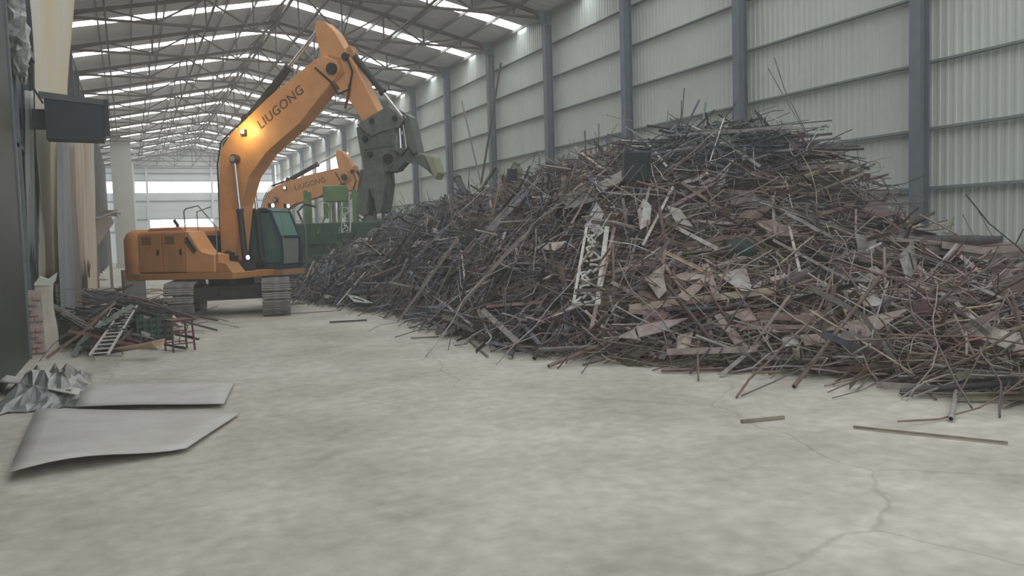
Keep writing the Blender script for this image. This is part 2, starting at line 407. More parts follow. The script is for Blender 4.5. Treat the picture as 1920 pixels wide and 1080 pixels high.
    hr.tube(P, .018, 6); hr.build('handrail', M_RAIL, E)
    MB().tube([(-.36, -.8, 2.3), (-.38, -.8, 2.86), (.1, -.8, 2.98)], .015, 6).build('handrail', M_RAIL, E)
    # ---- cab
    cabp = [(-.28, 1.2), (-.32, 2.82), (-.2, 2.92), (.95, 2.92), (1.15, 2.84), (1.45, 2.1), (1.5, 1.6), (1.42, 1.2)]
    C_ = MB(); y0, y1 = .38, 1.34
    C_.box((-.28, y0, 1.18), (1.42, y1, 1.3))
    C_.prism([(-.32, 2.82), (-.2, 2.94), (.98, 2.94), (1.17, 2.84)], y0, y1)
    for y in (y0, y1):
        s = .035 if y == y0 else -.035
        for p, q, w in (((-.26, y+s, 1.2), (-.28, y+s, 2.85), .1), ((.42, y+s, 1.2), (.42, y+s, 2.85), .07), ((1.13, y+s, 2.86), (1.43, y+s, 2.1), .07),
                        ((1.43, y+s, 2.12), (1.48, y+s, 1.62), .07), ((1.48, y+s, 1.64), (1.4, y+s, 1.2), .08), ((-.26, y+s, 1.28), (1.4, y+s, 1.28), .16)):
            C_.bar(p, q, .06, w, up=(0, 1, 0)) if False else C_.bar(p, q, w, .06, up=(0, 1, 0))
    C_.bar((1.44, y0, 2.1), (1.44, y1, 2.1), .05, .05); C_.box((-.3, y0, 1.2), (-.27, y1, 2.0))
    cabo = C_.build('cab', M_CABG, E, label='dark blue grey cab frame')
    def pane(poly, ya, yb, nm='window_pane'): MB().prism(poly, ya, yb).build(nm, M_GLS, cabo)
    pane([(-.2, 1.38), (-.22, 2.8), (.38, 2.8), (.38, 1.38)], y0+.03, y0+.042)
    pane([(.46, 1.38), (.46, 2.8), (1.1, 2.8), (1.4, 2.1), (1.44, 1.62), (1.38, 1.38)], y0+.03, y0+.042)
    pane([(.46, 1.38), (.46, 2.8), (1.1, 2.8), (1.4, 2.1), (1.44, 1.62), (1.38, 1.38)], y1-.042, y1-.03)
    pane([(-.2, 1.38), (-.22, 2.8), (.38, 2.8), (.38, 1.38)], y1-.042, y1-.03)
    MB().add([(1.14, y0+.08, 2.83), (1.14, y1-.08, 2.83), (1.43, y1-.08, 2.14), (1.43, y0+.08, 2.14), (1.12, y0+.08, 2.83), (1.12, y1-.08, 2.83), (1.41, y1-.08, 2.14), (1.41, y0+.08, 2.14)],
             [(0,3,2,1),(4,5,6,7),(0,1,5,4),(2,3,7,6),(0,4,7,3),(1,2,6,5)]).build('windscreen', mat('windscreen_glass', (.12, .27, .22), .1), cabo, label='greenish upper windscreen')
    MB().add([(1.445, y0+.08, 2.06), (1.445, y1-.08, 2.06), (1.40, y1-.08, 1.34), (1.40, y0+.08, 1.34), (1.43, y0+.08, 2.06), (1.43, y1-.08, 2.06), (1.38, y1-.08, 1.34), (1.38, y0+.08, 1.34)],
             [(0,3,2,1),(4,5,6,7),(0,1,5,4),(2,3,7,6),(0,4,7,3),(1,2,6,5)]).build('lower_windscreen', mat('lower_glass', (.22, .25, .23), .25), cabo, label='dusty lower windscreen')
    MB().box((.0, y0+.25, 1.35), (.5, y1-.25, 1.75)).box((-.05, y0+.25, 1.75), (.12, y1-.25, 2.4)).build('seat', M_BLK, cabo)
    for y in (y0+.12, y1-.12):
        l = MB().box((1.06, y-.07, 2.94), (1.16, y+.07, 3.06)).build('work_light', M_BLK, cabo)
        MB().cyl((1.16, y, 3.0), (1.175, y, 3.0), .05, 14).build('lens', M_LAMP, l)
    MB().tube([(1.5, y1, 2.6), (1.62, y1+.02, 2.4), (1.62, y1+.02, 1.3), (1.45, y1, 1.22)], .02, 6).build('grab_rail', M_RAIL, cabo)
    MB().tube([(1.45, y0+.02, 2.8), (1.56, y0, 2.5), (1.56, y0, 1.35)], .014, 6).build('mirror_bar', M_RAIL, cabo)
    o = MB().box((-.3, .34, 1.02), (1.5, 1.4, 1.18)).build('cab_floor', mat('orange_dusty', (.42, .22, .12), .7, 0, (.3, .17, .1), 3), E)
    l = MB().box((1.02, -.72, 1.5), (1.12, -.56, 1.64)).build('work_light', M_BLK, E); MB().cyl((1.12, -.64, 1.57), (1.135, -.64, 1.57), .055, 14).build('lens', M_LAMP, l)
    # ---- boom
    foot = (.2, 1.6); tip = (3.82, 6.42)
    RB = lambda pts: rotp(pts, foot, a_boom)
    bp = [(-.02, 1.45), (-.09, 1.75), (-.08, 3.0), (.0, 4.2), (.12, 4.6), (.45, 4.98), (1.75, 5.86), (3.3, 6.72), (3.6, 6.78), (3.95, 6.62), (4.02, 6.4), (3.9, 6.2), (2.72, 5.1), (1.6, 4.42), (1.0, 3.8), (.66, 3.0), (.42, 1.75), (.38, 1.45), (.2, 1.36)]
    bm = MB().prism(RB(bp), -.26, .26, .015).build('boom', M_OR2, E)
    mb = MB(); q = RB([foot])[0]; disc(mb, q[0], q[1], .16, -.34, .34); mb.build('foot_pin', M_BLK, bm)
    mb = MB(); q = RB([(.62, 4.28)])[0]; disc(mb, q[0], q[1], .13, -.40, .40); mb.build('lift_pin', mat('pin_brown', (.10, .045, .03), .6), bm)
    mb = MB(); q = RB([tip])[0]; disc(mb, q[0], q[1], .15, -.34, .34); mb.build('tip_pin', M_BLK, bm)
    # lettering on the side of the boom
    cu = bpy.data.curves.new('boom_lettering', 'FONT'); cu.body = 'LIUGONG'; cu.size = .36; cu.extrude = .004; cu.align_x = 'CENTER'; cu.align_y = 'CENTER'; cu.space_character = 1.08
    to = bpy.data.objects.new('tmp', cu); COL.objects.link(to); bpy.context.view_layer.update()
    tm = bpy.data.meshes.new_from_object(to.evaluated_get(bpy.context.evaluated_depsgraph_get())); bpy.data.objects.remove(to)
    tm.materials.clear(); tm.materials.append(M_DECAL)
    p0, p1 = RB([(1.3, 5.05), (3.0, 6.08)]); d = Vector((p1[0]-p0[0], 0, p1[1]-p0[1])).normalized(); up = Vector((0, -1, 0)).cross(d)
    c = Vector(((p0[0]+p1[0])/2, -.264, (p0[1]+p1[1])/2))
    mw = Matrix((d, up, Vector((0, -1, 0)))).transposed().to_4x4(); mw.translation = c
    tm.transform(mw); tm.name = 'lettering'; link('lettering', tm, bm, label='dark capital letters along the boom side')
    lq = RB([(.95, 5.0)])[0]
    l = MB().box((lq[0]-.07, -.37, lq[1]-.08), (lq[0]+.07, -.27, lq[1]+.06)).build('boom_light', M_BLK, bm)
    MB().cyl((lq[0]+.0, -.37, lq[1]), (lq[0], -.385, lq[1]), .05, 12).build('lens', M_LAMP, l)
    for yy in (-.12, 0, .12):      # hydraulic lines
        mb = MB(); mb.tube([(p[0], yy, p[1]) for p in RB([(.0, 1.9), (-.2, 2.4), (-.16, 4.2), (.0, 4.8), (.45, 5.12), (.9, 5.4)])], .022, 6).build('hydraulic_hose', M_HOSE, bm)
    def ram(pa, pb, y, r, frac, parent, nm):
        A = Vector((pa[0], y, pa[1])); B = Vector((pb[0], y, pb[1])); Mid = A.lerp(B, frac)
        o = MB().cyl(A, Mid, r, 14).cyl(Mid, Mid+(B-A).normalized()*.07, r*1.25, 14).cyl(A+Vector((0, -r*1.2, 0)), A+Vector((0, r*1.2, 0)), r*1.1, 12).build(nm, M_BLK, parent)
        MB().cyl(Mid, B, r*.5, 12).cyl(B+Vector((0, -r, 0)), B+Vector((0, r, 0)), r*.95, 12).build('piston_rod', M_CHR, o)
        return o
    lp = RB([(.62, 4.28)])[0]
    for y in (-.36, .36): ram((.82, 1.38), lp, y, .085, .5, E, 'boom_cylinder')
    # ---- arm
    def RA(pts): return RB(rotp(pts, tip, a_arm))
    ap = [(3.36, 7.72), (3.62, 7.66), (3.9, 7.38), (4.1, 7.0), (4.46, 6.45), (5.28, 4.85), (5.2, 4.68), (5.02, 4.62), (4.78, 4.72), (4.36, 5.45), (3.95, 5.98), (3.62, 6.32), (3.42, 6.9), (3.28, 7.5)]
    am = MB().prism(RA(ap), -.2, .2, .015).build('arm', M_OR2, E)
    for yy in (-.235, .205): MB().prism(RA([(3.55, 6.35), (3.72, 6.8), (4.0, 6.7), (4.15, 6.3), (3.9, 6.1)]), yy, yy+.03).build('boss_plate', M_OR, am)
    mb = MB(); q = RA([(4.2, 6.7)])[0]; disc(mb, q[0], q[1], .1, -.26, .26); mb.build('pin', M_BLK, am)
    ram(RB([(.85, 5.38)])[0], RA([(3.36, 7.6)])[0], 0, .11, .56, E, 'arm_cylinder')
    MB().prism(RB([(.6, 5.0), (.8, 5.5), (.95, 5.45), (1.2, 5.45)]), -.12, .12).build('cylinder_bracket', M_OR, bm)
    ram(RA([(4.25, 6.85)])[0], RA([(5.72, 5.0)])[0], 0, .085, .58, E, 'bucket_cylinder')
    MB().prism(RA([(4.02, 6.85), (4.3, 7.0), (4.4, 6.75), (4.25, 6.6)]), -.13, .13).build('cylinder_bracket', M_OR, am)
    for yy in (-.24, .24):
        hs = RB([(3.3, 6.5), (3.75, 6.1)])+RA([(3.95, 5.75), (4.3, 5.85), (4.42, 6.3), (4.3, 6.6)])
        MB().tube([(p[0], yy*1.1, p[1]) for p in hs], .028, 6).build('hydraulic_hose', M_HOSE, am)
    MB().prism(RA([(4.25, 6.0), (4.33, 6.02), (4.28, 5.7), (4.14, 5.36), (4.08, 5.4), (4.2, 5.72)]), -.215, -.2).build('paint_scrape', mat('rust_mark', (.22, .05, .02), .8), am)
    if shear:
        A = MB().prism(RA([(4.42, 4.86), (4.72, 4.98), (5.2, 4.95), (5.62, 4.6), (5.6, 4.1), (5.35, 3.75), (5.0, 3.5), (4.72, 3.42), (4.62, 3.7), (4.56, 4.2)]), -.24, .24, .03).build('grapple_body', M_GREY, E, label='grey steel grapple body')
        MB().prism(RA([(4.5, 4.92), (4.95, 5.12), (5.42, 5.32), (5.62, 5.2), (5.85, 4.95), (5.72, 4.78), (5.2, 4.7), (4.9, 4.6)]), -.3, -.24).prism(RA([(4.5, 4.92), (4.95, 5.12), (5.42, 5.32), (5.62, 5.2), (5.85, 4.95), (5.72, 4.78), (5.2, 4.7), (4.9, 4.6)]), .24, .3).build('link_plate', M_GREY, A)
        MB().prism(RA([(5.85, 5.12), (6.0, 5.02), (6.12, 4.3), (6.2, 3.98), (5.95, 4.0), (5.86, 4.3), (5.8, 4.8)]), -.18, .18, .02).build('bracket', M_GREY, A)
        for q0, q1 in (((5.6, 4.78), (5.62, 4.1)), ((5.72, 4.85), (5.8, 4.1))):
            a, b = RA([q0])[0], RA([q1])[0]; MB().cyl((a[0], -.06, a[1]), (b[0], -.06, b[1]), .05, 10).build('ram', M_CHR, A)
        lj = RA([(4.66, 3.9), (5.2, 3.85), (5.24, 3.4), (5.16, 3.0), (5.08, 2.7), (4.95, 2.62), (4.9, 2.95), (4.76, 3.3), (4.7, 3.0), (4.66, 2.62), (4.5, 2.58), (4.34, 2.7), (4.42, 3.1), (4.56, 3.5)])
        for y in (-.27, -.06, .15):
            MB().prism(lj, y, y+.12).build('lower_jaw', M_GREY, A)
        a0, a1 = RA([(4.62, 3.75), (4.5, 3.15)]); MB().bar((a0[0], 0, a0[1]), (a1[0], 0, a1[1]), .5, .05, up=(0, 1, 0)).build('jaw_plate', M_GREY, A)
        for yy in (-.262, .242):
            w = MB()
            for q0, q1 in (((4.62, 4.75), (4.72, 3.6)), ((5.0, 4.85), (5.02, 3.65)), ((5.45, 4.6), (5.42, 3.95)), ((4.6, 4.3), (5.5, 4.35))):
                a0, a1 = RA([q0, q1]); w.bar((a0[0], yy+.01, a0[1]), (a1[0], yy+.01, a1[1]), .035, .03, up=(0, 1, 0))
            w.build('stiffener', M_GREY, A)
        for q in ((4.95, 4.98), (5.62, 5.0), (4.85, 4.15), (4.72, 4.55)):
            mb = MB(); p_ = RA([q])[0]; disc(mb, p_[0], p_[1], .07, -.33, .33, 14); mb.build('bolt', M_BLK, A)
        for k, dx in enumerate((0, .2, .38)):
            t0, t1 = RA([(4.55+dx, 2.7), (4.5+dx*1.05, 2.42)]); MB().tube([(t0[0], -.14+.14*k, t0[1]), (t1[0], -.14+.14*k, t1[1])], [.06, .02], 8).build('tine', M_GREY, A)
        MB().prism(RA([(5.05, 4.2), (5.4, 4.32), (5.9, 4.22), (6.35, 4.05), (6.55, 3.98), (6.68, 3.6), (6.6, 3.45), (6.42, 3.66), (6.2, 3.82), (5.75, 3.92), (5.55, 3.7), (5.35, 3.66), (5.1, 3.85)]), -.16, .16, .02).build('upper_jaw', M_GREY, A, label='upper jaw swung open')
        MB().prism(RA([(6.36, 4.04), (6.6, 3.98), (6.72, 3.58), (6.62, 3.42)]), -.2, .2).build('jaw_tip', mat('worn_tip', (.33, .33, .22), .5), A)
        mb = MB(); q = RA([(5.35, 4.0)])[0]; disc(mb, q[0], q[1], .13, -.3, .3); mb.build('jaw_pin', M_BLK, A)
        MB().tube([(p[0], -.28, p[1]) for p in RA([(5.55, 4.2), (5.75, 4.05), (5.95, 4.25), (6.1, 4.05), (6.2, 4.1)])], .03, 6).build('hydraulic_hose', M_HOSE, A)
    else:
        t0 = RA([(5.1, 4.75), (5.25, 4.4)]); MB().prism(RA([(4.85, 4.8), (5.3, 4.85), (5.35, 4.3), (5.1, 4.1), (4.85, 4.3)]), -.22, .22, .02).build('grapple_head', M_GREY, E)
    return E
EX = (2.6, 24.0)
excavator((EX[0], EX[1], 0), math.radians(-46), math.radians(90-9+180), 'orange tracked excavator in front, holding its boom and grey grapple high over the floor')
excavator((5.7, 41.5, 0), math.radians(-42), math.radians(75), 'orange excavator farther back behind the scrap heap with its boom lowered', a_boom=math.radians(-20), a_arm=math.radians(16), shear=False)
sp = bpy.data.lights.new('boom_lamp_glow', 'POINT'); sp.energy = 13; sp.color = (1, .78, .3); sp.shadow_soft_size = .06
so = bpy.data.objects.new('boom_lamp_glow', sp); COL.objects.link(so)
ca, sa = math.cos(math.radians(-46)), math.sin(math.radians(-46))
so.location = (EX[0]+ca*1.05-sa*-.62, EX[1]+sa*1.05+ca*-.62, 5.05)

# ------------------------------------------------------------------ scrap heap surface
def interp(x, xs, ys): return np.interp(x, xs, ys)
BY = [-4, 2, 5.2, 6.5, 8.4, 10.3, 12.2, 14.1, 18.4, 22.3, 25.4, 30, 36, 44, 50]
BX = [8.6, 8.5, 8.4, 8.3, 7.6, 6.1, 5.6, 5.5, 6.0, 5.7, 4.9, 5.2, 6.8, 8.5, 10]
ZY = [-4, 2, 9.3, 10.2, 11.2, 12.6, 14.5, 16.4, 20.7, 25, 30, 34, 40, 46, 50]
ZZ = [.8, .95, 1.05, 1.5, 2.2, 3.55, 4.2, 4.3, 4.15, 3.2, 3.1, 2.85, 2.6, 1.6, .3]
XY = [-4, 9, 12, 16, 21, 26, 32, 50]
XX = [13, 13, 12.9, 13, 12.8, 12.0, 11.5, 12]
_ph = NP.uniform(0, 6.28, 24); _fr = NP.uniform(.5, 3.2, 24); _an = NP.uniform(0, 6.28, 24)
def bump(x, y):
    s = 0
    for p, f, a in zip(_ph, _fr, _an): s = s+np.sin((x*np.cos(a)+y*np.sin(a))*f+p)/(1+f)
    return s*.085
def H(x, y):
    x = np.asarray(x, float); y = np.asarray(y, float)
    xb = interp(y, BY, BX); zc = interp(y, ZY, ZZ); xc = interp(y, XY, XX)
    t = np.clip((x-xb)/(xc-xb), 0, 1)
    prof = np.sin(t*math.pi/2)**.95*.55 + t*.45
    back = np.clip((x-xc)/(XR-xc), 0, 1)
    h = zc*prof*(1-.78*back**1.1)
    h = h + bump(x, y)*np.clip(h*1.2, 0, 1)
    return np.where((y > 50) | (x < xb), 0, np.maximum(h, 0))
def H2(x, y):      # low litter along the left wall
    x = np.asarray(x, float); y = np.asarray(y, float)
    w = interp(y, [15.6, 17, 19, 22, 26, 34], [-1.3, .3, .75, 1.1, .3, -.9]); zc = interp(y, [15.6, 17, 20, 24, 34], [.15, .38, .5, .42, .3])
    t = np.clip((w-x)/(w+1.9), 0, 1)
    return zc*np.sqrt(t)*((y > 15.6) & (y < 34))*np.clip(np.maximum((y-18.6)*1.5, (x+.95)*2.5), 0, 1)
def core(fn, x0, x1, y0, y1, st, drop, name, **k):
    xs = np.arange(x0, x1+st/2, st); ys = np.arange(y0, y1+st/2, st)
    X, Y = np.meshgrid(xs, ys); Z = fn(X, Y)-drop + NP.uniform(-.16, .16, X.shape)*(fn(X, Y) > .2)
    nx = len(xs); vs = np.stack([X, Y, np.maximum(Z, -.05)], -1).reshape(-1, 3)
    zf = Z.reshape(-1)
    fs = []
    for j in range(len(ys)-1):
        for i in range(nx-1):
            a = j*nx+i; q = (a, a+1, a+1+nx, a+nx)
            if max(zf[list(q)]) > -.04: fs.append(q)
    me = bpy.data.meshes.new(name); me.from_pydata(vs.tolist(), [], fs); me.materials.append(M_CORE); me.update()
    return link(name, me, None, **k)
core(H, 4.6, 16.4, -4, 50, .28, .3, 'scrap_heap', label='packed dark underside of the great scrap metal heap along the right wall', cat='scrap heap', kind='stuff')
core(H2, -1.8, 1.3, 15.6, 34, .2, .1, 'litter_heap', label='low dark litter of scrap along the left wall', cat='scrap heap', kind='stuff')
def hit(px, py, lift=0., fn=H):
    r = ray(px, py); t = np.arange(4, 60, .05); P = CAM[None]+t[:, None]*r[None]
    d = P[:, 2]-fn(P[:, 0], P[:, 1])-lift; i = np.argmax(d < 0)
    if not (d < 0).any(): return hit(px, py, lift+.12, fn) if lift < 2 else None
    return P[i]

# ------------------------------------------------------------------ scrap pieces
def bendpath(L, seg, amp, r=R):
    pts = [Vector((0, 0, 0))]; a = b = 0.
    kink = r.random() < .35; kp = r.randint(1, seg-1)
    for i in range(seg):
        a += r.gauss(0, amp); b += r.gauss(0, amp*.7)
        if kink and i == kp: a += r.uniform(-1.1, 1.1)
        pts.append(pts[-1]+Vector((math.cos(a)*math.cos(b), math.sin(a)*math.cos(b), math.sin(b)))*L/seg)
    c = sum(pts, Vector())/len(pts)
    return [p-c for p in pts]
def straighten(pts):
    d = (pts[-1]-pts[0]).normalized(); q = d.rotation_difference(Vector((1, 0, 0)))
    return [q @ p for p in pts]
PROTO = {}
def protos(kind, n):
    out = []
    for i in range(n):
        mb = MB()
        if kind == 'rod':
            L = R.choice([.8, 1.1, 1.5, 2.0, 2.6, 3.4]); mb.tube(straighten(bendpath(L, 7, R.choice([.05, .14, .3]))), R.uniform(.008, .017), 5)
        elif kind == 'strip':
            L = R.choice([.7, 1.0, 1.4, 1.9, 2.6]); w = R.uniform(.03, .10); mb.strip(straighten(bendpath(L, 5, R.choice([.03, .12, .22]))), w, .006, (0, R.uniform(-.6, .6), 1))
        elif kind == 'plate':
            k = R.choice([3, 4, 4, 5]); L = R.uniform(.3, .75); ba = R.uniform(0, 6)
            an = sorted((j+R.uniform(-.3, .3))/k*6.283 for j in range(k))
            asp = R.uniform(.25, .75); ring = [Vector((math.cos(a)*L, math.sin(a)*L*asp, 0)) for a in an]
            curl = R.uniform(-.5, .5)
            ctr = Vector((0, 0, curl*.1)); vs = []
            dense = []
            for j in range(k):
                p, q = ring[j], ring[(j+1) % k]; dense += [p, p.lerp(q, .5)]
            for p in dense: p2 = p.copy(); p2.z = curl*p.x*p.x*.9+R.uniform(-.02, .02); vs.append(p2)
            m = len(vs); t = Vector((0, 0, .007))
            allv = [ctr+t]+[v+t for v in vs]+[ctr-t]+[v-t for v in vs]
            fs = [(0, 1+j, 1+(j+1) % m) for j in range(m)]+[(m+1, m+2+(j+1) % m, m+2+j) for j in range(m)]+[(1+j, m+2+j, m+2+(j+1) % m, 1+(j+1) % m) for j in range(m)]
            mb.add(allv, fs)
        elif kind == 'pipe':
            L = R.choice([.8, 1.3, 1.8, 2.6]); r = R.uniform(.022, .045)
            mb.tube([(-L/2, 0, 0), (L/2, 0, 0)], r, 10, cap=False); mb.tube([(L/2, 0, 0), (-L/2, 0, 0)], r*.82, 10, cap=False)
            for sx in (-1, 1):
                vs = []
                for rr in (r, r*.82):
                    vs += [(sx*L/2, rr*math.cos(6.283*q/10), rr*math.sin(6.283*q/10)) for q in range(10)]
                mb.add(vs, [(q, (q+1) % 10, 10+(q+1) % 10, 10+q) for q in range(10)])
        elif kind == 'angle':
            L = R.choice([.9, 1.4, 2.0, 2.8]); w = R.uniform(.04, .08); t = .008
            prof = [(0, 0), (w, 0), (w, t), (t, t), (t, w), (0, w)]; vs = [(s*L/2, y, z) for s in (-1, 1) for y, z in prof]
            mb.add(vs, [tuple(range(5, -1, -1)), tuple(range(6, 12))]+[(j, (j+1) % 6, 6+(j+1) % 6, 6+j) for j in range(6)])
        elif kind == 'wire':
            r0 = R.uniform(.12, .4); tr = R.uniform(.4, 1.2); n_ = 14
            mb.tube([(r0*math.cos(t*6.283*tr)+t*R.uniform(.4, .5), r0*math.sin(t*6.283*tr)*R.uniform(.85, 1), .3*t*R.random()) for t in [q/n_ for q in range(n_+1)]], .007, 4)
        me = mb.mesh('scrap_'+kind, M_SO)
        v = np.array(mb.v); out.append((me, v, mb.f, float(np.ptp(v[:, 0]))))
    PROTO[kind] = out
for k, n in (('rod', 20), ('strip', 18), ('plate', 16), ('pipe', 8), ('angle', 8), ('wire', 8)): protos(k, n)
# own colours of the pieces (name, rgb)
PAL = {
 'rust brown': (.21, .15, .125), 'dusty mauve': (.30, .245, .24), 'grey': (.32, .315, .31), 'pale grey': (.52, .505, .48), 'tan': (.40, .335, .25),
 'blue grey': (.135, .15, .19), 'blackened': (.05, .05, .058), 'dull green': (.12, .16, .135), 'reddish': (.24, .125, .115), 'olive': (.21, .20, .14)}
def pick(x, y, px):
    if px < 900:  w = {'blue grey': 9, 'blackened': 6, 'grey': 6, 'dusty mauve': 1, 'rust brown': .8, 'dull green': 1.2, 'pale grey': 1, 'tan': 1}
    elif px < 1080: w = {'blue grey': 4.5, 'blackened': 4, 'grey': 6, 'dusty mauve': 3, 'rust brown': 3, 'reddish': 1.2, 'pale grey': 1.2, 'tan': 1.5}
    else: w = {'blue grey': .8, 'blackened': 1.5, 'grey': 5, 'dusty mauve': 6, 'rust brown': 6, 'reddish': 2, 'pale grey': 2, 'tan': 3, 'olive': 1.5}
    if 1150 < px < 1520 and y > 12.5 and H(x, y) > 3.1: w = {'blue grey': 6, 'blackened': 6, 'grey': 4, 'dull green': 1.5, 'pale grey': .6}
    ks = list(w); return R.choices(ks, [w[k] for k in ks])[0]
def project(P):
    d = (np.asarray(P)-CAM) @ WM; return 960+F*d[0]/-d[2], 540-F*d[1]/-d[2], -d[2]
def zone(px, py, z, y):
    if px < 760: return 'the heap end beside the excavator'
    if px < 1000: return 'the left flank of the heap'
    if z > 3.4: return 'the crest of the heap'
    if z < .8 and px < 1500: return 'the front foot of the heap'
    if px < 1320: return 'the middle slope of the heap'
    if px < 1640: return 'the right hand slope of the heap'
    return 'the low spread by the near right wall'
LM = [(1098, 500, 'white scroll panel'), (1193, 312, 'dark green crest box'), (1388, 470, 'sunken green drum'), (1315, 562, 'long tan channel'),
 (1130, 520, 'tall pinkish bar'), (1670, 580, 'crossed pipes'), (1625, 555, 'curved pale sheet'), (1780, 555, 'pale diagonal bar'), (1870, 635, 'broad grey channel'),
 (1570, 615, 'long brown sheet'), (1215, 625, 'mauve bent sheet'), (935, 612, 'grey corner beam'), (845, 580, 'grey left foot bar'), (955, 400, 'mauve grey beam'),
 (958, 510, 'sunken black drum'), (660, 540, 'pale leaning pipe'), (690, 560, 'broken tile sheet'), (1035, 460, 'pale creased sheet'), (1430, 285, 'dark crest sheaf'),
 (1230, 400, 'pale twisted sheet'), (960, 340, 'gold scroll gate'), (1800, 470, 'half round trough'), (1490, 470, 'hanging pale bar'), (1130, 330, 'lattice grille'),
 (865, 355, 'dark pipe stub'), (750, 430, 'open grapple jaw'), (1380, 625, 'wide brown foot band'), (1270, 530, 'orange brown bar'), (780, 500, 'dark left hollow'), (1060, 620, 'tall bar foot'),
 (1600, 450, 'right shoulder'), (1650, 690, 'right front foot'), (1250, 690, 'middle front foot'), (1880, 730, 'near right foot'), (1040, 560, 'left middle slope'), (1550, 370, 'curved whip rods')]
LM2 = [(215, 620, 'pale slotted rail'), (330, 628, 'dark red stool'), (260, 648, 'salmon curled sheet'), (100, 600, 'plastered pier'), (255, 570, 'long dark bar'), (190, 545, 'rubble mounds'), (160, 635, 'blue grey rod bundle'), (285, 615, 'green crate')]
def landmark(px, py, left):
    l = min(LM2 if left else LM, key=lambda t: (t[0]-px)**2+1.6*(t[1]-py)**2); dx, dy = px-l[0], py-l[1]; r_ = math.hypot(dx, dy)
    if r_ < 14: w = 'across'
    else:
        a = math.degrees(math.atan2(-dy, dx)) % 360
        w = ['right of', 'above and right of', 'above', 'above and left of', 'left of', 'below and left of', 'below', 'below and right of'][int((a+22.5)//45) % 8]
    return w+' the '+l[2]
def frame(d, nrm, spin):
    d = d.normalized(); a = nrm.cross(d); a = a.normalized() if a.length > 1e-4 else d.orthogonal().normalized(); n2 = d.cross(a)
    ca, sa = math.cos(spin), math.sin(spin)
    return Matrix((d, a*ca+n2*sa, n2*ca-a*sa)).transposed()
pieces = {k: [] for k in PROTO}
def scatter(kind, n, fn, region, layered=.5):
    x0, x1, y0, y1 = region; c = 0; left_ = fn is H2; pr = PROTO[kind]
    while c < n:
        u = R.random(); y = y0+(y1-y0)*u; x = R.uniform(x0, x1)
        if fn is H:
            y = y0+(y1-y0)*u**1.55; xb = float(interp(y, BY, BX)); xc = float(interp(y, XY, XX)); x = R.uniform(xb-.1, min(XR-.6, xc+1.6))
        h = float(fn(x, y))
        if h <= .02 and R.random() > .1: continue
        e = .12; gx = float(fn(x+e, y)-fn(x-e, y))/(2*e); gy = float(fn(x, y+e)-fn(x, y-e))/(2*e)
        nr = Vector((-gx, -gy, 1)).normalized()
        i = R.randrange(len(pr)); me, v, f, L = pr[i]
        px, py, Z = project((x, y, h))
        if px > 1980 or px < -60 or Z < 3: 
            if R.random() > .15: continue
        lay = layered if px > 1150 else layered*.45
        if R.random() < lay:       # bars that lie in sheaves, level, roughly along the wall
            th = math.radians(-40)+R.gauss(0, .55); d = Vector((math.cos(th), math.sin(th), R.gauss(0, .2)))
        else:
            th = R.uniform(0, 6.283); t = Vector((math.cos(th), math.sin(th), 0)); d = (t-nr*t.dot(nr)).normalized()+(Vector((0, 0, R.gauss(0, .1))) if left_ else nr*R.gauss(0, .3)+Vector((0, 0, R.gauss(0, .4))))
        M3 = frame(d, nr, R.gauss(0, .6) if kind in ('plate', 'strip') else R.uniform(0, 6.28))
        sc = R.uniform(.75, 1.15) if kind != 'plate' else R.uniform(.4, 1.0)
        if Z > 30: sc *= .9
        ctr = Vector((x, y, h))+nr*R.uniform(-.28, .13)
        if fn is H2: ctr.x = max(ctr.x, -1.6)
        if left_ and px < 150 and y < 19.5: continue
        mm = np.array(M3)*sc; w = v @ mm.T+np.array(ctr)
        lo = w[:, 2].min()
        if lo < .01: ctr.z += .01-lo; w[:, 2] += .01-lo
        hi = w[:, 0].max()
        if hi > XR-.25: ctr.x -= hi-(XR-.25); w[:, 0] -= hi-(XR-.25)
        low = w[:, 0].min()
        if fn is H2 and low < -1.85: ctr.x += -1.85-low; w[:, 0] += -1.85-low
        if abs(w[:, 2]-fn(w[:, 0], w[:, 1])).max() > 1.0 and R.random() < .9: continue
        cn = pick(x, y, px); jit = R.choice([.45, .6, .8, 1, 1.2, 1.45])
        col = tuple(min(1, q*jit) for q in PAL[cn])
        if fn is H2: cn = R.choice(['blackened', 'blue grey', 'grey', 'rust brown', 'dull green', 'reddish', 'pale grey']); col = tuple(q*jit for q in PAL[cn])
        s1 = project(w[0]); s2 = project(w[-1]); size = math.hypot(s1[0]-s2[0], s1[1]-s2[1])+L*sc*300/max(Z, 3)
        nd = float(np.mean(w[:, 2]-fn(w[:, 0], w[:, 1])))
        vis = (0 < px < 1920) and nd > -.06 and x < float(interp(y, XY, XX))+.8 if fn is H else nd > -.05
        pieces[kind].append((size*(1 if vis else .02)*(1+max(nd, 0)*2), kind, i, ctr, M3, sc, col, cn, w, px, py, fn is H2)); c += 1
REG = (5, 16, -1, 48)
for k, n in (('rod', 7600), ('strip', 2300), ('plate', 620), ('pipe', 650), ('angle', 900), ('wire', 1300)): scatter(k, n, H, REG, .36)
for k, n in (('rod', 260), ('strip', 170), ('plate', 60), ('pipe', 14), ('angle', 40), ('wire', 30)): scatter(k, n, H2, (-1.85, 1.2, 15.7, 33), .3)
NOUN = {'rod': ('scrap_rod', 'steel rod', 'rod'), 'strip': ('scrap_strip', 'flat steel strip', 'strip'), 'plate': ('scrap_plate', 'torn sheet offcut', 'sheet'),
        'pipe': ('scrap_pipe', 'steel pipe', 'pipe'), 'angle': ('angle_bar', 'angle iron bar', 'bar'), 'wire': ('scrap_wire', 'curled loop of wire', 'wire')}
LIMIT = {'rod': 290, 'strip': 290, 'plate': 280, 'pipe': 200, 'angle': 230, 'wire': 170}
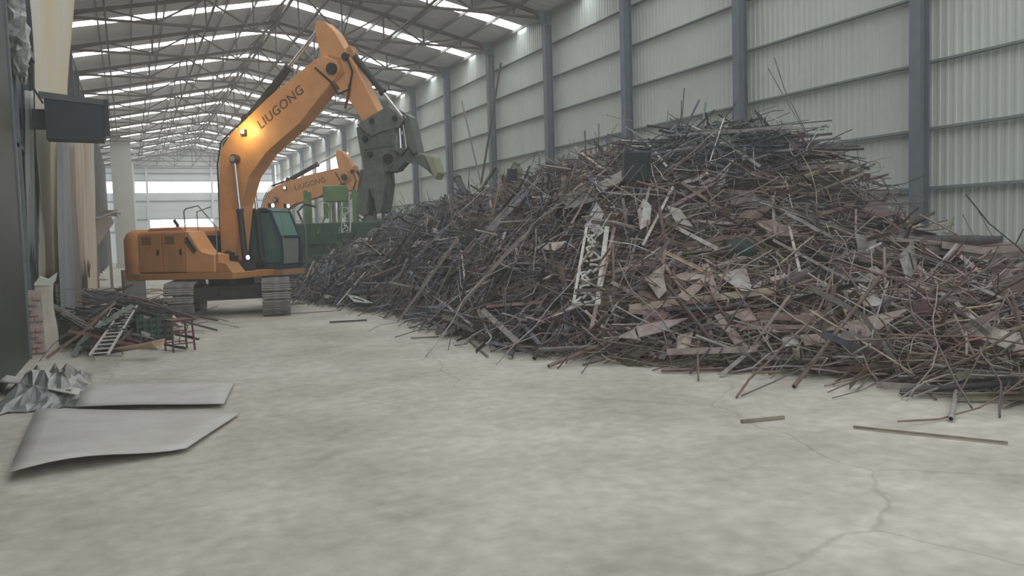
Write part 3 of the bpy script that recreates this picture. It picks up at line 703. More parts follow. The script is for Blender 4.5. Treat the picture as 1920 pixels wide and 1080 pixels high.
for kind, lst in pieces.items():
    lst.sort(key=lambda t: -t[0]); nm, noun, cat = NOUN[kind]; lim = LIMIT[kind]
    for (sz, _, i, ctr, M3, sc, col, cn, w, px, py, left) in lst[:lim]:
        o = bpy.data.objects.new(nm, PROTO[kind][i][0]); COL.objects.link(o)
        o.matrix_world = Matrix.Translation(ctr) @ (M3*sc).to_4x4(); o.color = (*col, 1)
        zn = landmark(px, py, left)
        lg = PROTO[kind][i][3]*sc; ln = ('long ' if lg > 1.7 else 'short ' if lg < 1.0 else '') if kind not in ('plate', 'wire') else ('large ' if lg > 1.0 else '')
        a_ = abs(M3.col[0].z); at = 'steep ' if a_ > .55 else 'slanting ' if a_ > .25 else 'level '
        if kind == 'wire': at = ''
        lab = f'{at}{ln}{cn} {noun} {zn}'
        props(o, lab, cat, ('littered ' if left else '')+noun+'s '+('in the litter by the left wall' if left else 'on the great scrap heap'))
    for side in (False, True):
        vs = []; fs = []; cs = []; off = 0
        for (sz, _, i, ctr, M3, sc, col, cn, w, px, py, left) in lst[lim:]:
            if left != side: continue
            vs.append(w); f = PROTO[kind][i][2]; fs += [tuple(q+off for q in t) for t in f]; cs.append(np.tile(np.array([*col, 1.]), (len(w), 1))); off += len(w)
        if not vs: continue
        me = bpy.data.meshes.new('tangled_'+nm); me.from_pydata(np.concatenate(vs).tolist(), [], fs); me.materials.append(M_SA)
        at = me.color_attributes.new('Col', 'FLOAT_COLOR', 'POINT'); at.data.foreach_set('color', np.concatenate(cs).ravel()); me.update()
        link('tangled_'+nm+'s', me, None, f'countless small {noun}s packed '+('in the litter by the left wall' if side else 'between the larger pieces of the great heap'), 'scrap', None, 'stuff')

by_label = {}
for o in COL.objects:
    if o.get('category') and o.get('group') and 'heap' in o['group'] or (o.get('group') or '').startswith('littered'):
        by_label.setdefault(o['label'], []).append(o)
SIDE = {2: ['left', 'right'], 3: ['left', 'middle', 'right'], 4: ['far left', 'left', 'right', 'far right'], 5: ['far left', 'left', 'middle', 'right', 'far right']}
for lab, os_ in by_label.items():
    if len(os_) in SIDE:
        os_.sort(key=lambda q: project(tuple(q.matrix_basis.translation))[0])
        for o, w in zip(os_, SIDE[len(os_)]):
            if len(lab.split())+len(w.split())+2 <= 16: o['label'] = f'{lab}, the {w} one'

# ------------------------------------------------------------------ single pieces one can point to
def setcol(o, c): o.color = (*c, 1); return o
def P3(p): return Vector([float(q) for q in p])
def beam(px0, py0, px1, py1, w, t, col, name, label, cat, lift0=.26, lift1=.26, kind='box', fn=H, sag=0.):
    a = hit(px0, py0, lift0, fn); b = hit(px1, py1, lift1, fn)
    if a is None or b is None: return None
    a = P3(a); b = P3(b); mb = MB()
    if kind == 'box':
        mid = [a.lerp(b, q/5)+Vector((0, 0, -sag*math.sin(math.pi*q/5))) for q in range(6)]
        side = (b-a).cross(Vector((CAM[0], CAM[1], CAM[2]+3))-a).normalized()
        mb.strip(mid, w, t, side)
    elif kind == 'pipe': mb.tube([a, b], w/2, 12)
    elif kind == 'rod': mb.tube([a.lerp(b, q/6)+Vector((0, 0, sag*math.sin(math.pi*q/6))) for q in range(7)], w/2, 6)
    o = mb.build(name, M_SO, None, label, cat); return setcol(o, col)
BE = [
 (1180, 578, 1450, 545, .11, .05, PAL['tan'], 'scrap_plank', 'long tan steel channel lying level across the middle of the heap', 'bar', 'box'),
 (1158, 402, 1108, 618, .06, .03, (.34, .24, .23), 'scrap_bar', 'long pinkish bar standing almost upright right of the white scroll panel', 'bar', 'box'),
 (1722, 500, 1832, 606, .06, .03, PAL['pale grey'], 'scrap_bar', 'pale straight bar slanting down right across the near right slope', 'bar', 'box'),
 (1722, 505, 1602, 655, .055, 0, (.33, .25, .22), 'scrap_pipe', 'outer pale brown pipe of the pair slanting down left near the right wall', 'pipe', 'pipe'),
 (1712, 500, 1590, 650, .045, 0, (.30, .24, .22), 'scrap_pipe', 'inner brown pipe of the pair slanting down left near the right wall', 'pipe', 'pipe'),
 (1815, 612, 1925, 652, .2, .04, PAL['pale grey'], 'heavy_bar', 'broad grey channel at the right foot of the heap', 'beam', 'box'),
 (1480, 425, 1500, 510, .045, .02, PAL['pale grey'], 'scrap_bar', 'pale grey bar hanging down in the upper right slope', 'bar', 'box'),
 (1450, 450, 1590, 525, .05, .03, PAL['grey'], 'scrap_bar', 'grey bar slanting down right toward the curved pale sheet', 'bar', 'box'),
 (1265, 425, 1345, 467, .07, .03, PAL['pale grey'], 'heavy_bar', 'grey angle lying above the dark green drum', 'beam', 'box'),
 (1322, 495, 1345, 560, .11, .01, (.35, .28, .26), 'scrap_strip', 'wide mauve band hanging down in the heap middle', 'strip', 'box'),
 (1345, 590, 1385, 645, .1, .01, (.33, .26, .24), 'scrap_strip', 'wide brown band running down to the heap foot', 'strip', 'box'),
 (1545, 530, 1560, 600, .07, .02, PAL['grey'], 'scrap_bar', 'short grey bar upright left of the curved pale sheet', 'bar', 'box'),
 (905, 582, 968, 640, .1, .04, (.33, .31, .31), 'heavy_bar', 'grey beam slanting to the floor at the heap corner', 'beam', 'box'),
 (800, 545, 885, 610, .05, .03, PAL['grey'], 'scrap_bar', 'grey bar slanting over the dark left foot of the heap', 'bar', 'box'),
 (1010, 335, 900, 455, .11, .05, (.25, .24, .27), 'heavy_bar', 'mauve grey beam sloping down left below the gold scroll gate', 'beam', 'box'),
 (985, 350, 870, 480, .06, .05, (.22, .22, .24), 'heavy_bar', 'thin dark beam alongside the mauve grey beam', 'beam', 'box'),
 (685, 510, 632, 572, .04, 0, PAL['pale grey'], 'scrap_pipe', 'pale pipe leaning to the floor beside the broken pale tile sheet', 'pipe', 'pipe'),
 (865, 470, 872, 530, .04, .02, PAL['pale grey'], 'scrap_bar', 'pale bar upright in the dark left flank', 'bar', 'box'),
 (1262, 350, 1205, 460, .05, .02, PAL['pale grey'], 'scrap_bar', 'pale upright bar below the dark green box', 'bar', 'box'),
 (1210, 262, 1250, 312, .05, .02, PAL['pale grey'], 'scrap_bar', 'pale bar leaning over the dark green box at the crest', 'bar', 'box'),
 (1365, 270, 1425, 312, .06, .02, PAL['grey'], 'scrap_bar', 'grey bar slanting through the dark sheaf at the crest', 'bar', 'box'),
 (1235, 480, 1290, 560, .05, .02, (.36, .27, .2), 'scrap_bar', 'orange brown bar leaning in the heap middle', 'bar', 'box'),
 (1250, 440, 1240, 530, .05, .02, (.34, .24, .2), 'scrap_bar', 'brown bar standing beside the orange brown bar', 'bar', 'box'),
 (1130, 345, 1195, 330, .05, .02, PAL['tan'], 'scrap_bar', 'tan bar lying left of the dark green box', 'bar', 'box'),
 (1060, 440, 1110, 350, .05, .02, (.31, .26, .24), 'scrap_bar', 'mauve bar rising above the white scroll panel', 'bar', 'box'),
 (1420, 590, 1530, 600, .1, .02, (.34, .24, .22), 'scrap_strip', 'pinkish wide strip lying level at the right foot', 'strip', 'box'),
 (1385, 615, 1600, 612, .06, .02, (.30, .23, .2), 'scrap_strip', 'long brown strip lying level above the floor edge', 'strip', 'box'),
 (1250, 660, 1420, 655, .09, .02, (.29, .25, .23), 'scrap_strip', 'long grey brown strip lying along the heap foot', 'strip', 'box'),
]
for b in BE: beam(*b[:6], b[6], b[7], b[8], b[9], kind=b[10])
def sheet(pxs, col, name, label, cat, lift=.28, t=.012, fn=H, lifts=None):
    pts = [hit(p[0], p[1], (lifts[i] if lifts else lift), fn) for i, p in enumerate(pxs)]
    if any(p is None for p in pts): return None
    pts = [P3(p) for p in pts]; c = sum(pts, Vector())/len(pts)
    n = (pts[1]-pts[0]).cross(pts[-1]-pts[0]).normalized(); 
    if n.dot(Vector(CAM.tolist())-c) < 0: n = -n
    k = len(pts); c = c+n*.05
    vs = [c]+pts+[c-n*t]+[p-n*t for p in pts]
    fs = [(0, 1+j, 1+(j+1) % k) for j in range(k)]+[(k+1, k+2+(j+1) % k, k+2+j) for j in range(k)]+[(1+j, k+2+j, k+2+(j+1) % k, 1+(j+1) % k) for j in range(k)]
    return setcol(MB().add(vs, fs).build(name, M_SO, None, label, cat), col)
SH = [
 ([(1588, 545), (1606, 528), (1640, 548), (1660, 572), (1625, 574)], (.46, .47, .45), 'curved pale grey sheet on the near right slope'),
 ([(1345, 515), (1398, 500), (1412, 545), (1390, 545)], (.40, .38, .36), 'pale grey triangular sheet in the right middle of the heap'),
 ([(1158, 632), (1190, 615), (1195, 636)], (.42, .38, .36), 'small pinkish triangle of sheet at the heap foot'),
 ([(1192, 612), (1245, 600), (1290, 596), (1240, 622), (1198, 632)], (.36, .30, .29), 'mauve bent sheet at the foot of the heap middle'),
 ([(1500, 628), (1640, 590), (1705, 578), (1630, 630), (1510, 648)], (.37, .31, .27), 'long brown sheet lying under the crossed pipes'),
 ([(1360, 585), (1405, 577), (1420, 600), (1395, 602)], (.36, .27, .26), 'pinkish sheet corner right of the wide mauve band'),
 ([(1466, 632), (1495, 620), (1498, 645), (1468, 650)], (.38, .40, .38), 'small grey square sheet near the heap foot'),
 ([(1270, 630), (1300, 622), (1292, 655), (1268, 658)], (.38, .31, .24), 'tan rounded sheet at the heap foot'),
 ([(1095, 425), (1118, 378), (1132, 398), (1120, 440)], (.40, .40, .42), 'light grey folded sheet above the white scroll panel'),
 ([(1195, 395), (1206, 372), (1222, 385), (1218, 420), (1200, 430)], (.42, .41, .40), 'pale grey twisted sheet below the dark green box'),
 ([(1002, 465), (1018, 456), (1062, 452), (1040, 470)], (.45, .42, .36), 'pale creased sheet in the left middle slope'),
 ([(1250, 385), (1275, 392), (1300, 425), (1268, 418)], (.40, .39, .37), 'grey curved band right of the crest shadow'),
 ([(1000, 368), (1090, 360), (1130, 372), (1060, 392)], (.20, .21, .21), 'broad dark grey sheet lying left below the crest'),
 ([(1120, 345), (1168, 318), (1175, 335), (1130, 358)], (.30, .28, .25), 'tan grey sheet wedge beside the dark green box'),
 ([(1208, 520), (1240, 500), (1250, 545), (1235, 560)], (.40, .37, .32), 'pale bent sheet hook in the heap middle'),
 ([(1255, 520), (1290, 508), (1330, 518), (1290, 526)], (.40, .36, .34), 'pale curved sheet like a blade in the heap middle'),
 ([(1268, 555), (1320, 518), (1332, 522), (1290, 565)], (.36, .28, .24), 'brown sheet leaning behind the tan channel'),
 ([(1685, 480), (1712, 450), (1720, 500), (1700, 530)], (.36, .36, .34), 'grey sheet edge on the shoulder of the heap'),
 ([(648, 550), (672, 556), (700, 568), (664, 566)], (.50, .56, .54), 'broken pale tile sheet at the left foot of the heap'),
 ([(657, 450), (690, 446), (686, 454)], (.60, .60, .58), 'small white sheet beside the green machine'),
]
for s in SH: sheet(s[0], s[1], 'scrap_sheet', s[2], 'sheet')

# upright whips and poles above the skyline
def whip(pxs, X, r, col, label, name='steel_whip', cat='rod'):
    pts = [P3(on_x(px, py, X)) for px, py in pxs]; mb = MB(); mb.tube(pts, r, 6)
    return setcol(mb.build(name, M_SO, None, label, cat), col)
whip([(1452, 108), (1470, 165), (1500, 225), (1528, 275), (1545, 320)], 13.2, .012, (.17, .17, .14), 'long thin rod curving up from the right shoulder of the heap, left of a pair')
whip([(1440, 128), (1474, 188), (1508, 245), (1530, 300), (1538, 335)], 13.1, .01, (.19, .19, .16), 'second thin curved rod beside the longest one on the right shoulder')
whip([(1283, 165), (1280, 205), (1276, 262)], 12.8, .014, (.16, .14, .12), 'straight thin rod standing upright on the crest')
whip([(1123, 232), (1122, 300)], 12.6, .014, (.18, .15, .14), 'short thin rod standing upright left of the crest')
whip([(1137, 215), (1160, 222), (1195, 228)], 12.6, .012, (.3, .3, .26), 'thin curved wire sticking left from the crest')
whip([(1592, 308), (1595, 360)], 12.9, .012, (.15, .13, .12), 'short thin rod upright on the right shoulder')
whip([(1522, 300), (1560, 330), (1600, 362), (1615, 372)], 12.6, .02, (.14, .12, .12), 'dark bar sloping down along the right skyline of the heap')
whip([(1600, 372), (1625, 378), (1660, 374)], 12.6, .014, (.10, .09, .09), 'dark rod sticking out right of the heap shoulder')
whip([(1805, 402), (1830, 450)], 14, .01, (.2, .22, .2), 'thin rod leaning against the near right wall, left one')
whip([(1832, 390), (1862, 446)], 14, .01, (.2, .22, .2), 'thin rod leaning against the near right wall, right one')
whip([(1252, 240), (1290, 236), (1330, 245), (1360, 262)], 12.8, .02, (.17, .16, .17), 'dark rod arching over the top of the crest')
def pole(p0, p1, X, w, col, label, cat='bar', name='leaning_bar', X1=None):
    a = P3(on_x(*p0, X)); b = P3(on_x(*p1, X1 or X)); return setcol(MB().bar(a, b, w, w).build(name, M_SO, None, label, cat), col)
pole((939, 118), (902, 345), 14.6, .07, (.17, .17, .13), 'long straight bar leaning left against the wall behind the heap')
pole((866, 190), (902, 345), 14.2, .05, (.26, .25, .22), 'thin bar crossing behind the leaning straight bar')
pole((930, 312), (893, 372), 13.2, .1, (.16, .15, .10), 'olive angle bar leaning at the left skyline of the heap')
a = P3(on_x(857, 334, 12)); b = P3(on_x(876, 372, 11.8))
setcol(MB().tube([a, b], .14, 12).tube([a, a+(b-a)*.08], .17, 12).build('pipe_stub', M_SO, None, 'thick dark pipe stub sticking up from the left skyline of the heap', 'pipe'), (.05, .05, .055))

# sheaf of long dark bars on the crest
for k in range(44):
    y = R.uniform(12.6, 15.0); z = R.uniform(3.65, 4.15); x = R.uniform(12.2, 13.5); L = R.uniform(1.6, 3.2)
    th = math.radians(-42)+R.gauss(0, .07); d = Vector((math.cos(th), math.sin(th), R.gauss(0, .035)))
    c = Vector((x-.4, y+.4, z)); col = R.choice([PAL['blue grey'], PAL['blackened'], PAL['grey'], (.2, .19, .22)])
    mb = MB(); mb.strip([c-d*L/2, c+Vector((0, 0, -.02)), c+d*L/2], R.choice([.02, .03, .05]), R.choice([.01, .02]), (0, 0, 1) if R.random() < .5 else (.7, .7, .1))
    setcol(mb.build('crest_bar', M_SO, None, 'long dark bar in the level sheaf on top of the crest', 'bar', 'long dark bars in the level sheaf on top of the crest'), col)

# boxes, drums, trough
def boxat(px, py, sx, sy, sz, rz, col, name, label, cat, lift=.0, tilt=.1, m=None):
    p = hit(px, py, lift); mb = MB(); mb.box((-sx/2, -sy/2, -sz/2), (sx/2, sy/2, sz/2)); t = .03
    for q in (-1, 1): mb.box((q*sx/2-.03, -sy/2-.012, -sz/2-.012), (q*sx/2+.03, sy/2+.012, sz/2+.012))
    o = mb.build(name, m or M_SO, None, label, cat); o.location = p; o.rotation_euler = (tilt, tilt*.6, rz); bevel(o, .01); return setcol(o, col)
boxat(1193, 312, .5, .5, .6, -.5, (.015, .03, .035), 'steel_box', 'dark green black steel box lodged at the crest', 'box', .4)
boxat(960, 340, .25, .35, .8, -.4, (.035, .035, .045), 'steel_box', 'tall dark casing standing beside the gold scroll gate', 'box', .2, .05)
def drum(px, py, r, L, th, col, label, lift=.05):
    p = P3(hit(px, py, lift)); d = Vector((math.cos(th), math.sin(th), .1)).normalized()*L/2; mb = MB(); mb.tube([p-d, p+d], r, 20)
    for q in (-.95, 0, .95): mb.tube([p+d*q-d*.03, p+d*q+d*.03], r*1.05, 20)
    return setcol(mb.build('steel_drum', M_SO, None, label, 'drum'), col)
drum(1388, 470, .23, .5, -.6, (.015, .045, .04), 'dark green drum sunk in the middle of the right slope')
drum(958, 510, .26, .55, -.9, (.03, .035, .04), 'black drum sunk in the left middle slope')
drum(1728, 585, .17, .2, -.9, (.12, .06, .06), 'short dark red pipe ring under the crossed pipes', .12)
# sagging trough near the right wall
def trough():
    mb = MB(); A = P3(on_x(1748, 470, 12.6)); B = P3(on_x(1858, 470, 13.6))
    def fn(u, v):
        p = A.lerp(B, u); th = math.pi*(v-.5)*.95; side = Vector((.6, .8, 0))
        return p+side*math.sin(th)*.5+Vector((0, 0, -math.cos(th)*.42+.3))
    mb.grid(fn, 10, 12); o = mb.build('steel_trough', M_SO, None, 'dark half round steel trough lying open near the right wall', 'trough'); solid(o, .02); return setcol(o, (.10, .095, .10))
trough()
for k in range(9):
    A = P3(on_x(1735+R.uniform(-15, 40), 452+k*2.2, 12.3)); B = P3(on_x(1900+R.uniform(-40, 40), 455+k*3.0, 13.4))
    setcol(MB().strip([A, A.lerp(B, .5)+Vector((0, 0, -.08)), B], .12, .012, (0, 0, 1) if k % 2 else (.6, .7, .3)).build('long_plate', M_SO, None, 'long flat brown plate stacked level beside the dark trough', 'plate', 'long flat brown plates stacked level beside the dark trough'), R.choice([(.28, .22, .2), (.22, .19, .19), (.33, .27, .24)]))

# ornamental scroll panels
def scroll(mb, c, u, v, s, r=.014, flip=1):
    pts = []
    for q in range(-14, 15):
        t = q/14*3.6; rad = .46*math.exp(-abs(t)*.30); sg = 1 if t > 0 else -1
        pts.append(c + u*(rad*math.sin(t)*s*flip*.8)+v*((.5*sg*(1-math.exp(-abs(t)*1.3))-rad*.3*sg*math.cos(t))*s))
    mb.tube(pts, r, 5)
def scroll_panel(o_, u, v, w, h, n, m, label, name='scrollwork_grille', bar=.03, cat='panel', cross=1):
    u = u.normalized(); v = v.normalized(); nn = u.cross(v)
    E = empty(name, o_, label=label, cat=cat)
    for q in (0, 1): MB().bar(u*w*q, u*w*q+v*h, bar*(1.8 if q else 1), .02, up=nn).build('side_bar', m, E)
    for q in range(0, n+1, cross): MB().bar(v*h*q/n, u*w+v*h*q/n, .02, .02, up=nn).build('cross_bar', m, E)
    for q in range(n):
        mb = MB(); scroll(mb, u*w*.5+v*h*(q+.5)/n, u, v, h/n*.72, max(.012, w*.06), 1 if q % 2 else -1); mb.build('scroll', m, E)
        mb = MB(); scroll(mb, u*w*.28+v*h*(q+.3)/n, u, v, h/n*.42, max(.01, w*.05), -1 if q % 2 else 1); mb.build('scroll', m, E)
    return E
M_WH = mat('worn_white_paint', (.58, .59, .53), .6, 0, (.36, .34, .29), 9)
pb = P3(hit(1094, 572, .38)); pt = P3(hit(1116, 426, .38)); lft = P3(ray(1090, 500)).cross(Vector((0, 0, 1))).normalized()
scroll_panel(pb-lft*.17, lft, (pt-pb), .4, (pt-pb).length, 4, M_WH, 'white painted scrollwork panel standing in the middle of the heap', cross=4, bar=.05)
M_GOLD = mat('gate_gold', (.17, .16, .09), .6)
g0 = P3(on_x(930, 385, 12.4)); g1 = P3(on_x(1012, 340, 12.4)); g2 = P3(on_x(946, 325, 12.6))
scroll_panel(g0, (g1-g0), Vector((0, 0, 1)), (g1-g0).length, .95, 3, M_GOLD, 'gold brown scroll gate lying on the skyline left of the crest', 'scroll_gate', .03, 'gate', 3)
pw = P3(on_y(640, 436, 33.4)); scroll_panel(pw, Vector((1, -.4, 0)), Vector((0.1, 0, 1)), .36, 1.05, 2, mat('white_paint_clean', (.75, .75, .72), .5), 'small white scrollwork panel standing on the green machine', cross=2)
# lace-like lattice on the crest left shoulder
M_LAT = mat('lattice_brown', (.10, .07, .08), .7)
la = P3(on_x(1090, 335, 12.3)); lb = P3(on_x(1172, 318, 12.3)); lu = (lb-la); lv = Vector((0, 0, 1)); w = lu.length; lu.normalize()
LT = empty('lattice_grille', la, label='dark openwork lattice grille on the skyline just left of the crest', cat='grille')
for q in range(9): MB().bar(lu*w*q/8, lu*w*q/8+lv*.8, .02, .02).build('bar', M_LAT, LT)
for q in (0, .4, .8): MB().bar(lv*q, lu*w+lv*q, .03, .03).build('rail', M_LAT, LT)

# loose bars on the open floor
for p, q, w, c, lb_ in (((618, 604), (688, 600), .05, (.09, .07, .05), 'dark short bar lying alone on the floor before the heap'),
    ((545, 588), (640, 582), .025, (.12, .08, .07), 'thin dark rod on the floor left of the lone bar'),
    ((770, 634), (850, 630), .03, (.14, .11, .09), 'thin rod on the floor near the heap corner'),
    ((850, 612), (915, 668), .03, (.3, .27, .22), 'pale rod pointing from the heap corner across the floor'),
    ((560, 560), (598, 540), .05, (.16, .15, .14), 'grey bar lying behind the right track of the excavator'),
    ((545, 572), (620, 560), .04, (.3, .3, .3), 'pale bar on the floor at the left heap end')):
    a = P3(on_ground(*p, .03)); b = P3(on_ground(*q, .03)); setcol(MB().bar(a, b, w, w*.7).build('floor_bar', M_SO, None, lb_, 'bar'), c)
for p, q, w, lb_ in (((1600, 800), (1890, 830), .02, 'thin pale rod lying on the open floor in front of the heap'), ((1390, 790), (1470, 782), .03, 'short dark rod lying on the open floor')):
    a = P3(on_ground(*p, .02)); b = P3(on_ground(*q, .02)); setcol(MB().bar(a, b, w, w).build('floor_rod', M_SO, None, lb_, 'rod'), (.3, .26, .2))

# steel plates on the floor at the left front
M_PL = mat('dull_plate', (.56, .54, .50), .65, 0, (.46, .43, .39), 1.5, .1)
def plate(pxs, z, label, t=.012, curl=.0, m=M_PL):
    pts = [P3(on_ground(*p, z)) for p in pxs]
    def fn(u, v):
        p = pts[0].lerp(pts[1], u).lerp(pts[3].lerp(pts[2], u), v); return (p.x, p.y, z+curl*math.sin(v*math.pi*.5)**2*(.6+.4*math.sin(u*5)))
    mb = MB(); mb.grid(fn, 10, 8); o = mb.build('steel_plate', m, None, label, 'plate'); return solid(o, t)
plate([(68, 767), (450, 775), (350, 845), (18, 899)], .03, 'large pale steel plate lying on the floor at the left front, nearest the viewer', curl=.10)
plate([(155, 722), (440, 716), (420, 758), (142, 765)], .05, 'steel plate on the floor behind the largest one', curl=.02)
plate([(0, 702), (152, 730), (147, 743), (0, 722)], .14, 'narrow bent steel plate raised at the left edge', curl=.05)
# crushed sheets heaped at the left edge
def crumple(c, r, hgt, seed, m, name, label, cat, n=14):
    rr = random.Random(seed); mb = MB()
    hs = [[rr.uniform(.3, 1) for _ in range(n+1)] for _ in range(n+1)]
    def fn(u, v):
        i, j = int(round(u*n)), int(round(v*n)); e = min(1, 3*min(u, 1-u, v, 1-v)+.05)
        return (c[0]+(u-.5)*2*r[0]+rr.uniform(-.05, .05)*r[0], c[1]+(v-.5)*2*r[1]+rr.uniform(-.05, .05)*r[1], c[2]+hgt*hs[i][j]*e)
    mb.grid(fn, n, n); mb.s = [False]*len(mb.s); o = mb.build(name, m, None, label, cat); solid(o, .008); return o
crumple((-1.1, 12.6, .01), (.5, 1.3), .38, 3, mat('crushed_foil', (.42, .42, .42), .4, .5, (.25, .24, .23), 6), 'crushed_sheets', 'crushed thin metal sheeting heaped at the left edge', 'sheeting')

# ------------------------------------------------------------------ left side
# dark sliding gate leaf close to the viewer
M_GATE = mat('gate_dark', (.045, .055, .05), .55, 0, (.035, .042, .04), .6)
d1 = empty('door_1', (-1.72, 8.0, 0), kind='structure')
MB().box((-.08, 0, 0), (0, 8.75, 11.2)).build('door_leaf', M_GATE, d1)
MB().box((-.1, 8.75, 0), (.03, 8.86, 11.2)).build('door_edge', mat('gate_edge', (.16, .18, .19), .5), d1)
for z in (1.5, 5.0, 8.6): MB().box((-.14, 0, z), (-.08, 8.75, z+.12)).build('door_rail', M_STEEL, d1)
# dark frame posts and shelves in the recess beyond it
fr = empty('steel_rack', (-1.95, 19.0, 0), label='dark steel frame with a shelf in the recess behind the gate leaf', cat='frame')
MB().box((0, 0, 0), (.06, 1.9, 6.05)).build('back_sheet', mat('recess_blue', (.035, .06, .075), .5, 0, (.05, .06, .06), 3), fr)
MB().box((.0, -.9, 6.05), (.34, 1.6, 6.2)).build('shelf', mat('shelf_green', (.10, .14, .12), .6), fr)
for y in (-.5, 1.8): MB().box((.06, y, 0), (.16, y+.1, 6.0)).build('post', M_STEEL, fr)
MB().box((.06, -.5, 4.0), (.14, 1.8, 4.08)).build('rail', M_STEEL, fr)

def drape(px_top, px_bot, ytop, ybot, Yn, Yf, amp, folds, m, name, label, cat, nu=36, nv=18, thick=.01, ragged=.0, seed=1):
    """sheet hanging beside the left wall between the depths Yn (its left edge) and Yf (its right edge)"""
    rr = random.Random(seed); a, b = P3(on_y(px_top[0], ytop, Yn)), P3(on_y(px_top[1], ytop, Yf)); c, d = P3(on_y(px_bot[0], ybot, Yn)), P3(on_y(px_bot[1], ybot, Yf))
    ph = rr.uniform(0, 6); rg = [rr.uniform(-1, 1)*ragged for _ in range(nu+1)]
    def fn(u, v):
        p = a.lerp(b, u).lerp(c.lerp(d, u), v); z = p.z; z = min(z, 11.2)
        if v > .99: z = max(.03, z+rg[int(round(u*nu))])
        q = amp*math.sin(u*folds*6.283+ph+v*.8)*(.5+.5*v)+amp*.3*math.sin(v*9+u*14)
        return (p.x+q*.35, p.y+q, z)
    mb = MB(); mb.grid(fn, nu, nv); o = mb.build(name, m, None, label, cat); solid(o, thick); return o
M_CREAM = mat('stained_cream', (.74, .745, .67), .7, 0, (.76, .60, .32), .9, .1, stretch=(1, .9, .12))
M_TAN = mat('stained_tan', (.66, .57, .44), .75, 0, (.40, .30, .20), 1.2, .1, stretch=(1, 1, .1))
M_BLUG = mat('blue_grey_sheet', (.34, .39, .41), .6, 0, (.22, .26, .29), 1.4, .1, stretch=(1, 1, .1))
M_FOIL = mat('clear_plastic', (.42, .45, .43), .25, 0, (.14, .14, .13), 5, .5)
M_BRNS = mat('brown_sheet', (.22, .19, .17), .7, 0, (.34, .30, .26), 1.5, .1, stretch=(1, 1, .1))
drape((48, 142), (78, 112), -30, 532, 20.6, 23.6, .22, 2.6, M_CREAM, 'hanging_sheet', 'tall cream sheet with yellow rust stains hanging beside the dark gate', 'sheet', seed=3)
drape((104, 124), (118, 138), 190, 640, 20.2, 21.8, .10, 1.6, M_BLUG, 'hanging_strip', 'long blue grey metal strip hanging below the dark box, nearest one', 'strip', seed=5, ragged=.2)
drape((122, 136), (136, 152), 262, 600, 22.4, 24.0, .10, 1.4, M_BRNS, 'hanging_strip', 'narrow brown grey strip hanging behind the blue grey one', 'strip', seed=6, ragged=.3)
drape((134, 158), (144, 168), 240, 500, 25.5, 29, .16, 2.3, M_TAN, 'hanging_strip', 'tan strip hanging farther along the left wall under the box', 'strip', seed=7, ragged=.4)
drape((150, 176), (160, 184), 240, 560, 32, 38, .2, 2.6, mat('stained_pale', (.66, .58, .46), .7, 0, (.55, .43, .30), 1.3, .1, stretch=(1, 1, .1)), 'hanging_strip', 'pale tan strip hanging last before the hall end', 'strip', seed=8, ragged=.4)
# crumpled clear plastic at the top left and lower down
def wad(px, py, X, h, w, seed, label):
    rr = random.Random(seed); c = P3(on_x(px, py, X)); mb = MB(); n, k = 12, 12; vs = []
    for i in range(n+1):
        z = -h/2+h*i/n; r = w*(.45+.55*math.sin(math.pi*(i+.5)/(n+1)))
        for j in range(k):
            a = j/k*6.283; q = r*rr.uniform(.6, 1.1); vs.append((c.x+q*math.cos(a)*.5, c.y+q*math.sin(a), c.z+z+rr.uniform(-.04, .04)))
    fs = [(i*k+j, i*k+(j+1) % k, (i+1)*k+(j+1) % k, (i+1)*k+j) for i in range(n) for j in range(k)]+[tuple(range(k-1, -1, -1)), tuple(n*k+j for j in range(k))]
    mb.add(vs, fs).build('plastic_wad', M_FOIL, None, label, 'plastic')
wad(33, 62, -1.66, 1.5, .45, 1, 'crumpled clear plastic bundle hanging at the top beside the dark gate')
wad(42, 122, -1.66, .7, .22, 2, 'smaller crumpled plastic tail hanging below the larger bundle')
drape((44, 62), (52, 68), 170, 470, 19.3, 20.4, .08, 1.2, mat('torn_plastic', (.30, .33, .31), .4, 0, (.12, .14, .13), 2, .2, stretch=(1, 1, .2)), 'torn_sheet', 'thin torn grey sheet hanging in the dark recess', 'sheet', seed=11, ragged=.3)

# projecting dark box with a sloping lip
def dark_hopper():
    E = empty('steel_hopper', (-1.42, 19.6, 4.3), label='dark blue steel box jutting out high on the left wall', cat='box')
    L = 1.38; m = mat('hopper_blue', (.016, .028, .038), .5, 0, (.012, .02, .027), 2)
    MB().add([(0, 0, .0), (L-.12, 0, -.02), (L-.05, 0, .15), (L+.0, 0, .55), (L, 0, .92), (0, 0, 1.02), (0, .7, .0), (L-.12, .7, -.02), (L-.05, .7, .15), (L, .7, .55), (L, .7, .92), (0, .7, 1.02)],
             [(5,4,3,2,1,0), (6,7,8,9,10,11), (0,1,7,6), (1,2,8,7), (2,3,9,8), (3,4,10,9), (4,5,11,10), (5,0,6,11)]).build('box_body', m, E)
    MB().prism([(-.12, .98), (L-.08, .86), (L-.04, .99), (-.1, 1.14)], -.04, .05).build('top_lip', mat('lip_grey', (.11, .115, .11), .6), E)
    MB().box((L-.08, -.05, .1), (L+.03, .1, 1.0)).build('end_flange', M_BLK, E)
    MB().bar((-.2, -.02, 1.2), (-.02, -.02, .85), .05, .05).build('bracket', M_BLK, E)
    MB().box((-.5, .6, .3), (0, .7, .8)).build('wall_bracket', M_BLK, E)
    E.scale = (.86,)*3
dark_hopper()
